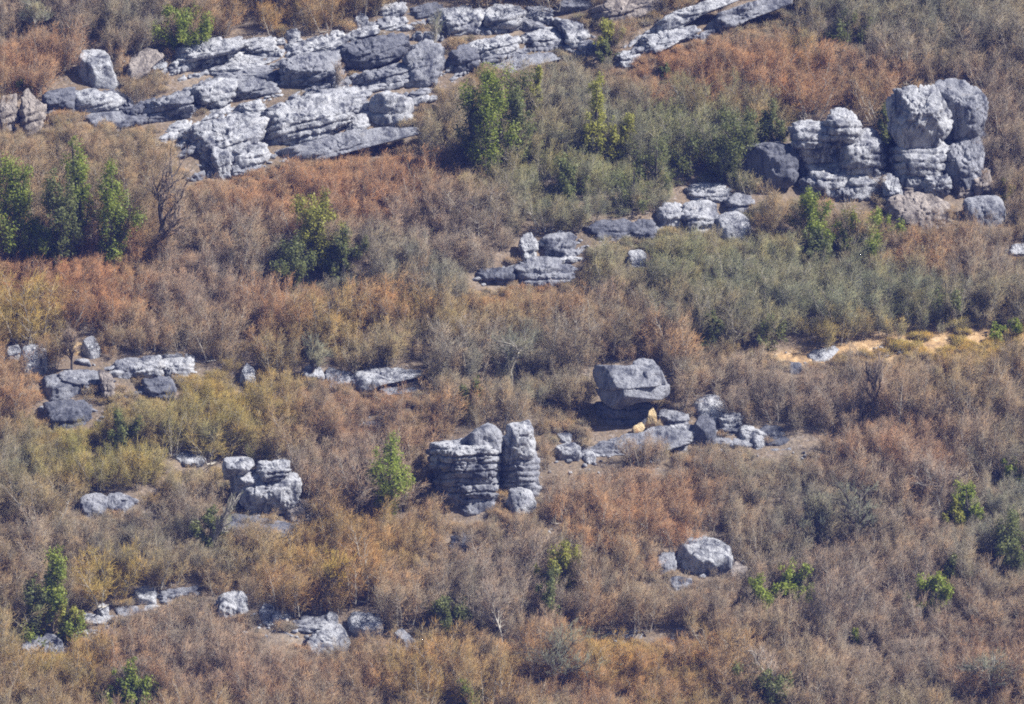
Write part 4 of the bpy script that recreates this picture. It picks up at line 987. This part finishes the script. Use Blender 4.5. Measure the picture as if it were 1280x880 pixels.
# ------------------------------------------------------------------ thicket: where each colour of shrub grows (photo pixels -> hillside)
ZONES = [  # cx, cy, rx, ry, kind, strength
 (90,25,120,40,'mauve',3),(45,85,60,35,'rust',3),(330,15,90,25,'rust',1.5),(350,25,60,20,'ochre',2),(160,20,60,30,'grey',2),
 (1130,30,160,40,'grey',3.5),(1120,60,160,30,'mauve',2),(960,95,130,38,'rust',4),(1010,60,30,20,'ochre',3),(1250,150,40,80,'mauve',3),
 (870,190,80,60,'olive',3),(870,190,80,60,'grey',3),(740,130,60,70,'grey',3.5),(820,90,50,35,'rust',2.5),(700,230,100,50,'olive',2.5),(720,250,100,40,'grey',3),
 (480,235,90,40,'rust',4),(340,260,70,40,'rust',3),(585,290,70,50,'mauve',4),(560,180,60,30,'grey',2),(500,300,80,40,'mauve',3),(300,300,60,50,'mauve',2),
 (100,350,90,42,'rust',7),(25,395,45,28,'ochre',6),(165,345,25,30,'ochre',2),(240,360,70,50,'mauve',3.5),(350,390,60,28,'rust',4),
 (390,325,70,40,'grey',4),(530,345,80,25,'grey',4),(560,395,130,24,'ochre',2.5),(480,390,50,22,'rust',3),(650,385,60,20,'rust',3),(430,430,70,40,'ochre',1.5),
 (600,445,130,40,'grey',3.5),(600,445,130,40,'mauve',2.5),(800,410,90,38,'rust',2.2),(800,400,110,40,'mauve',2.5),(900,370,130,50,'grey',4),(900,360,120,60,'olive',2),
 (1150,430,130,16,'ochre',14),(1150,440,130,16,'rust',2),(1150,320,60,20,'rust',3),(1120,370,140,45,'grey',3.5),(1120,370,140,45,'olive',1.5),(1230,340,50,40,'mauve',3),
 (980,490,110,40,'mauve',4),(1180,510,110,50,'mauve',2.5),(1200,500,60,30,'ochre',2),(1100,560,90,40,'rust',2.2),(980,630,90,55,'mauve',3),(980,640,90,50,'grey',4),
 (1150,610,80,60,'mauve',4),(1150,580,60,40,'rust',2),(1245,640,45,70,'grey',4),(1100,800,170,70,'mauve',5),(1240,830,50,40,'rust',3),(1000,820,80,50,'ochre',1.2),
 (790,835,110,45,'rust',4),(765,820,50,25,'ochre',5),(850,850,60,40,'ochre',2.5),(560,840,80,40,'ochre',2.5),(560,840,80,40,'rust',2),(85,830,60,35,'ochre',4),(110,820,50,25,'rust',3.5),
 (290,850,130,40,'mauve',3),(290,850,130,40,'rust',2),(600,740,110,60,'mauve',3.5),(560,770,60,30,'grey',3),(440,700,80,50,'ochre',3.5),(450,700,80,60,'rust',3),
 (150,725,50,18,'ochre',5),(60,670,70,50,'mauve',2.5),(50,640,50,40,'ochre',1.5),(290,515,70,45,'ochre',5),(290,530,70,40,'olive',2),(130,575,80,40,'ochre',4),(130,575,80,40,'olive',3),
 (20,590,40,40,'grey',4),(430,525,90,35,'rust',3),(430,600,60,50,'mauve',3),(400,520,80,35,'mauve',2),(770,590,80,40,'mauve',3),(820,640,90,45,'rust',3.5),(880,700,50,40,'mauve',3),
 (200,640,80,50,'mauve',2),(200,680,90,30,'grey',2.5),(230,790,120,30,'mauve',3),(230,560,60,30,'grey',2),(1040,740,60,40,'mauve',3),(20,480,40,40,'rust',2),
]
KINDS = ['rust', 'ochre', 'mauve', 'grey', 'olive']
TINTS = np.array([TINT[k] for k in KINDS])
BASEW = np.array([.74, .34, .80, .56, .36])
def weights_at(px, py):
    w = BASEW.copy()
    for cx, cy, rx, ry, k, s in ZONES:
        d = ((px - cx)/rx)**2 + ((py - cy)/ry)**2
        if d < 5: w[KINDS.index(k)] += s*1.0*math.exp(-d*.9)
    return w/w.sum()
def tint_at(px, py, r):
    """this plant's twig colour: the colour of its stretch of thicket with its own variation; and the nearest colour word"""
    w = weights_at(px, py)
    w = w**1.6*r.uniform(.35, 1.65, 5); w /= w.sum()
    c = (w[:, None]*TINTS).sum(0)*r.uniform(.84, 1.16)
    return c, KINDS[int(np.argmax(w))]
def hides(px, base, top, hw, y):
    """how much of a rock face or chosen crown a shrub this size would hide: the photo row below which it must stay, or None"""
    limit = None
    for (x0, y0, x1, y1, P, gy) in ROCKS:
        if y < gy + .6 and px + hw*.6 > x0 and px - hw*.6 < x1 and top < y1 - .2*(y1 - y0) and base > y0:
            m = y1 - .2*(y1 - y0); limit = m if limit is None else max(limit, m)
    for (x0, y0, x1, y1, gy) in TREES:
        if y < gy and px + hw*.7 > x0 and px - hw*.7 < x1 and top < y1 and base > y0:
            limit = y1 if limit is None else max(limit, y1)
    return limit
def inside_rock(px, py):
    for (x0, y0, x1, y1, P, gy) in ROCKS:
        if x0 < px < x1 and y0 < py < y1:
            n = len(P); c = False; j = n - 1
            for i in range(n):
                if (P[i][1] > py) != (P[j][1] > py) and px < (P[j][0] - P[i][0])*(py - P[i][1])/(P[j][1] - P[i][1]) + P[i][0]: c = not c
                j = i
            if c: return True
    return False
def bare_ground(px, py):
    yc = np.interp(px, [900, 1000, 1100, 1200, 1300], [462, 448, 436, 427, 428]); hw = np.interp(px, [880, 960, 1080, 1180, 1260], [0, 5, 9, 12, 10])
    if px > 920 and abs(py - yc) < hw: return True
    if 676 < px < 756 and 516 < py < 562: return True
    if 690 < px < 860 and abs(py - np.interp(px, [690, 860], [584, 552])) < 12: return True
    return False

for _b in ((960,440,1050,456),(1050,424,1130,446),(1130,416,1195,440),(1195,418,1262,436)): TREES.append((*_b, ground_at((_b[0]+_b[2])/2, _b[3])[1]))

# six forms of sapling clump, tinted plant by plant
PROTO = []
for v in range(6):
    h = (3.2, 3.6, 2.8, 4.0, 3.4, 3.0)[v]; w = (3.8, 3.2, 4.0, 3.8, 3.0, 3.4)[v]
    PROTO.append((bare_meshes(500 + v, TWIG_OBJ, BARK, thicket=True, h=h, w=w, stems=(9, 7, 11, 10, 6, 8)[v], twigs=(1650, 1400, 1750, 2000, 1250, 1500)[v], r0=.042, tl=.46), h, w))

# the individual shrubs, spread over the slope
cand = []
r = np.random.default_rng(21)
tries = 0; placed = []
while len(placed) < 300 and tries < 16000:
    tries += 1
    px = r.uniform(-12, 1292); py = r.uniform(8, 925)
    if inside_rock(px, py) or bare_ground(px, py): continue
    g = ground_at(px, py)
    if any((g[0] - q[0])**2 + ((g[1] - q[1])*1.0)**2 < 2.75**2 for q, *_ in placed): continue
    tint, kname = tint_at(px, py - 25, r); v = int(r.integers(0, 6)); _, h, w = PROTO[v]
    sc_ = r.uniform(.8, 1.35)
    s = MPP*((g - CAM) @ FWD)/DIST
    for _ in range(6):
        top = py - h*sc_/s*.95; hw = w*sc_/s/2
        lim = hides(px, py, top, hw, g[1])
        if lim is None: break
        sc_ *= .82
    if lim is not None or sc_ < .5: continue
    placed.append((g, px, py, kname, v, sc_, h*sc_/s, w*sc_/s, tint))

CN = {'rust': 'rust-brown', 'ochre': 'yellow-ochre', 'mauve': 'greyish-pink', 'grey': 'dull grey', 'olive': 'olive-toned'}
SZ = lambda q: 'tall' if q > 82 else ('low' if q < 52 else 'middling')
ORD = ['nearest', 'second', 'third', 'fourth', 'fifth', 'sixth', 'seventh', 'eighth', 'ninth', 'tenth']
bykey = {}
for i, (g, px, py, kname, v, s_, hp, wp, tint) in enumerate(placed):
    cy = py - hp/2; best = None
    for (mk, mx, my, mw, mh) in MARKS:
        dx = max(0, abs(px - mx) - mw); dy = max(0, abs(cy - my) - mh)
        d = math.hypot(dx, dy*1.2)
        if best is None or d < best[0]: best = (d, mk, mx, my, mw, mh)
    d, mk, mx, my, mw, mh = best
    ex = (px - mx)/(mw + 20); ey = (cy - my)/(mh + 20)
    rel = ('downhill of' if ey > 0 else 'uphill of') if abs(ey) > abs(ex) else ('on the sunlit side of' if ex > 0 else 'on the shadow side of')
    bykey.setdefault((kname, rel, mk), []).append((d, i))
labels = {}
for (kname, rel, mk), L in bykey.items():
    L.sort()
    for k, (d, i) in enumerate(L):
        n = len(L)
        pre = '' if n == 1 else (ORD[min(k, 9)] + ' ')
        labels[i] = f'{pre}{CN[kname]} leafless shrub {rel} {mk}'
leaf_n = 0
for i, (g, px, py, kname, v, s_, hp, wp, tint) in enumerate(placed):
    ms, h, w = PROTO[v]
    o = plant_thing('bare_shrub', ms, g - np.array([0, 0, .12]), float(r.uniform(0, 6.28)), labels[i], 'shrub', 'leafless shrubs of the hillside thicket', (s_, s_, s_*float(r.uniform(.82, 1.08))))
    for c in o.children: c.color = (*tint, 1)

# the mass of smaller undergrowth between them: one object, instanced on points
def undergrowth():
    prot = bpy.data.collections.new('undergrowth_forms')
    names = []
    def form(i, segs, a, b, rr):
        me = bpy.data.meshes.new('undergrowth_form'); v1, f1 = tubes(segs, 3); v2, f2 = spikes(a, b, rr)
        n1, n2 = len(f1), len(f2)                                  # stems (quads) and twigs (tris) together
        me.vertices.add(len(v1) + len(v2)); me.vertices.foreach_set('co', np.concatenate([v1, v2]).astype(np.float32).ravel())
        me.loops.add(n1*4 + n2*3); me.loops.foreach_set('vertex_index', np.concatenate([f1.ravel(), (f2 + len(v1)).ravel()]).astype(np.int32))
        me.polygons.add(n1 + n2)
        me.polygons.foreach_set('loop_start', np.concatenate([np.arange(n1)*4, n1*4 + np.arange(n2)*3]).astype(np.int32))
        me.materials.append(BARK); me.materials.append(TWIG_INST)
        me.polygons.foreach_set('material_index', np.concatenate([np.zeros(n1), np.ones(n2)]).astype(np.int32))
        me.update(calc_edges=True); prot.objects.link(bpy.data.objects.new('form_%02d' % i, me))
    for v in range(6): form(v, *grow_thicket(900 + v, h=(2.0, 2.4, 1.6, 2.2, 2.8, 1.8)[v], w=(2.0, 1.7, 2.3, 1.8, 1.8, 2.2)[v], stems=(7, 5, 8, 6, 7, 6)[v], twigs=(760, 640, 820, 720, 860, 720)[v], rtw=.0088, r0=.027, tl=.38))
    for v in range(3): form(6 + v, *grow_bare(970 + v, h=.55, w=.95, stems=9, twigs=170, rtw=.0085, r0=.012, upright=.3, tl=.26))   # knee-high tufts for the stony ground
    tin = []
    pts = []; kid = []; scl = []; rot = []
    r = np.random.default_rng(33)
    step = .84
    ys = np.arange(-46, 47, step); xs = np.arange(-42, 42, step)
    for yy in ys:
        for xx in xs:
            x = xx + r.uniform(-.5, .5)*step; y = yy + r.uniform(-.5, .5)*step
            z = float(terrain(x, y)); px, py = pixel_of((x, y, z))
            if px < -90 or px > 1370 or py > 960 or py < -90: continue
            if inside_rock(px, py): continue
            bg = bare_ground(px, py)
            if bg and r.uniform() < (.74 if px > 900 else .25): continue
            # thin brush where the soil shows
            if r.uniform() < .12: continue
            s = r.uniform(.55, 1.25)
            pxm = MPP
            ok = True
            for _ in range(6):
                lim = hides(px, py, py - 1.9*s/pxm*.9, 1.15*s/pxm, y)
                if lim is None: break
                s *= .72
            extra = 0
            tuft = lim is not None or s < .4 or bg
            if tuft: s = r.uniform(.6, 1.25); extra = 8
            tin.append(tint_at(px, py - 15, r)[0]); pts.append((x, y, z - .08)); kid.append(6 + int(r.integers(0, 3)) if tuft else int(r.integers(0, 6))); scl.append(s); rot.append((r.normal(0, .08), r.normal(0, .08), r.uniform(0, 6.28)))
            for _ in range(extra):
                x2 = x + r.uniform(-.55, .55); y2 = y + r.uniform(-.55, .55); z2 = float(terrain(x2, y2))
                if inside_rock(*pixel_of((x2, y2, z2))): continue
                pts.append((x2, y2, z2 - .05)); tin.append(tint_at(px, py, r)[0]); kid.append(6 + int(r.integers(0, 3))); scl.append(r.uniform(.5, 1.2)); rot.append((0, 0, r.uniform(0, 6.28)))
    n = len(pts)
    me = bpy.data.meshes.new('undergrowth'); me.vertices.add(n); me.vertices.foreach_set('co', np.array(pts, np.float32).ravel())
    a = me.attributes.new('form', 'INT', 'POINT'); a.data.foreach_set('value', np.array(kid, np.int32))
    a = me.attributes.new('size', 'FLOAT', 'POINT'); a.data.foreach_set('value', np.array(scl, np.float32))
    a = me.attributes.new('turn', 'FLOAT_VECTOR', 'POINT'); a.data.foreach_set('vector', np.array(rot, np.float32).ravel())
    a = me.attributes.new('tint', 'FLOAT_COLOR', 'POINT'); a.data.foreach_set('color', np.concatenate([np.array(tin, np.float32), np.ones((n, 1), np.float32)], 1).ravel())
    o = link('undergrowth', me)
    ng = bpy.data.node_groups.new('undergrowth', 'GeometryNodeTree')
    ng.interface.new_socket('Geometry', in_out='INPUT', socket_type='NodeSocketGeometry')
    ng.interface.new_socket('Geometry', in_out='OUTPUT', socket_type='NodeSocketGeometry')
    gi = ng.nodes.new('NodeGroupInput'); go = ng.nodes.new('NodeGroupOutput')
    iop = ng.nodes.new('GeometryNodeInstanceOnPoints'); ci = ng.nodes.new('GeometryNodeCollectionInfo')
    ci.inputs['Collection'].default_value = prot; ci.inputs['Separate Children'].default_value = True; ci.inputs['Reset Children'].default_value = True
    def attr(nm, t):
        q = ng.nodes.new('GeometryNodeInputNamedAttribute'); q.data_type = t; q.inputs['Name'].default_value = nm; return q.outputs['Attribute']
    L = ng.links.new
    L(gi.outputs[0], iop.inputs['Points']); L(ci.outputs[0], iop.inputs['Instance']); iop.inputs['Pick Instance'].default_value = True
    L(attr('form', 'INT'), iop.inputs['Instance Index'])
    e2r = ng.nodes.new('FunctionNodeEulerToRotation'); L(attr('turn', 'FLOAT_VECTOR'), e2r.inputs[0]); L(e2r.outputs[0], iop.inputs['Rotation'])
    L(attr('size', 'FLOAT'), iop.inputs['Scale'])
    L(iop.outputs[0], go.inputs[0])
    md = o.modifiers.new('undergrowth', 'NODES'); md.node_group = ng
    tag(o, 'low leafless brush filling the hillside between rocks and taller shrubs', 'undergrowth', kind='stuff')
    print('undergrowth points', n, 'shrubs', len(placed))
undergrowth()

# loose broken stone lying about the outcrops: uncountable
def rubble():
    r = np.random.default_rng(55); u, f = ico(2); V = []; F = []; k = 0
    spots = [(40,165,60,14,26),(200,175,50,14,26),(180,92,30,16,24),(330,205,80,10,18),(860,728,60,10,22),(720,585,50,14,22),(780,570,70,14,20),(900,560,50,10,20),(1010,572,50,8,16),
             (1100,440,90,8,26),(1240,450,40,18,24),(1000,456,50,8,20),(350,790,60,10,22),(120,790,40,10,12),(1150,270,40,14,10),(670,352,50,14,14),(760,310,40,14,12),
             (370,655,24,10,16),(660,645,30,8,12),(690,665,40,8,12),(800,805,60,6,14),(90,530,40,20,12),(200,500,40,16,10),(470,520,40,20,8),(640,660,300,160,22),(1000,300,260,120,14),(840,320,40,14,8)]
    for cx, cy, rx, ry, n in spots:
        for _ in range(n):
            px = cx + r.normal(0, .5)*rx; py = cy + r.normal(0, .5)*ry
            g = ground_at(px, py); s = r.uniform(.06, .20)*r.uniform(.6, 1.3)
            nn = r.normal(size=(9, 3)); nn /= np.linalg.norm(nn, axis=1, keepdims=True)
            q = u*np.min(np.where(u @ nn.T > .05, r.uniform(.5, .95, 9)/np.maximum(u @ nn.T, .05), 1.2), 1)[:, None]*np.array([1, r.uniform(.7, 1.2), r.uniform(.5, .85)])*s
            a = r.uniform(0, 6.28); q = np.stack([q[:, 0]*math.cos(a) - q[:, 1]*math.sin(a), q[:, 0]*math.sin(a) + q[:, 1]*math.cos(a), q[:, 2]], -1)
            V.append(q + g + np.array([0, 0, s*.25])); F.append(f + k); k += len(u)
    me = mesh_from('rubble', np.concatenate(V), np.concatenate(F), ROCK['pale'])
    tag(link('rubble', me), 'loose pale broken stones scattered around the outcrops', 'rubble', kind='stuff')
rubble()

# ------------------------------------------------------------------ haze
def haze():
    bm = bmesh.new(); bmesh.ops.create_cube(bm, size=1.0)
    me = bpy.data.meshes.new('haze'); bm.to_mesh(me); bm.free()
    o = link('haze', me); o.scale = (540, 800, 170); o.location = (0, -130, 20)
    m = bpy.data.materials.new('haze_air'); m.use_nodes = True; nt = m.node_tree
    for n in list(nt.nodes):
        if n.type != 'OUTPUT_MATERIAL': nt.nodes.remove(n)
    pv = N(nt, 'ShaderNodeVolumePrincipled'); pv.inputs['Density'].default_value = HAZE; pv.inputs['Color'].default_value = (.18, .28, 1.0, 1)
    pv.inputs['Anisotropy'].default_value = 0.0
    nt.links.new(pv.outputs[0], nt.nodes['Material Output'].inputs['Volume'])
    me.materials.append(m)
    tag(o, 'thin blue haze of air over the valley', 'haze', kind='stuff')
HAZE = 0.00017
haze()

# ------------------------------------------------------------------ light, sky, camera
SUN_EL = R(47); AZ = R(10)            # sun to the side, slightly on the viewer's side
to_sun = Vector((math.cos(SUN_EL)*math.cos(AZ), -math.cos(SUN_EL)*math.sin(AZ), math.sin(SUN_EL)))
ld = bpy.data.lights.new('sun', 'SUN'); ld.energy = 5.0; ld.angle = R(.53); ld.color = (1.0, .965, .91)
lo = bpy.data.objects.new('sun', ld); COL.objects.link(lo)
lo.rotation_euler = to_sun.to_track_quat('Z', 'Y').to_euler()
w = bpy.data.worlds.new('World'); sc.world = w; w.use_nodes = True
nt = w.node_tree; sky = nt.nodes.new('ShaderNodeTexSky'); sky.sky_type = 'NISHITA'; sky.sun_disc = False
sky.sun_elevation = SUN_EL; sky.sun_rotation = R(90) + AZ
bg = nt.nodes['Background']; bg.inputs['Strength'].default_value = 0.05
nt.links.new(sky.outputs[0], bg.inputs['Color'])

cd = bpy.data.cameras.new('camera'); cam = bpy.data.objects.new('camera', cd); COL.objects.link(cam)
cd.sensor_width = 36; cd.lens = 36*DIST/(2*HALF); cd.clip_start = 1; cd.clip_end = 3000
cam.location = CAM; cam.rotation_euler = (R(90) - PITCH, 0, 0)
sc.camera = cam
sc.view_settings.view_transform = 'Standard'; sc.view_settings.look = 'None'
sc.view_settings.exposure = 0.95; sc.view_settings.gamma = 1; sc.view_settings.use_curve_mapping = False
sc.render.resolution_x = 1024; sc.render.resolution_y = 704
sc.cycles.use_denoising = False; sc.cycles.filter_width = 1.9
sc.cycles.max_bounces = 5; sc.cycles.diffuse_bounces = 1; sc.cycles.volume_bounces = 0; sc.cycles.transparent_max_bounces = 8
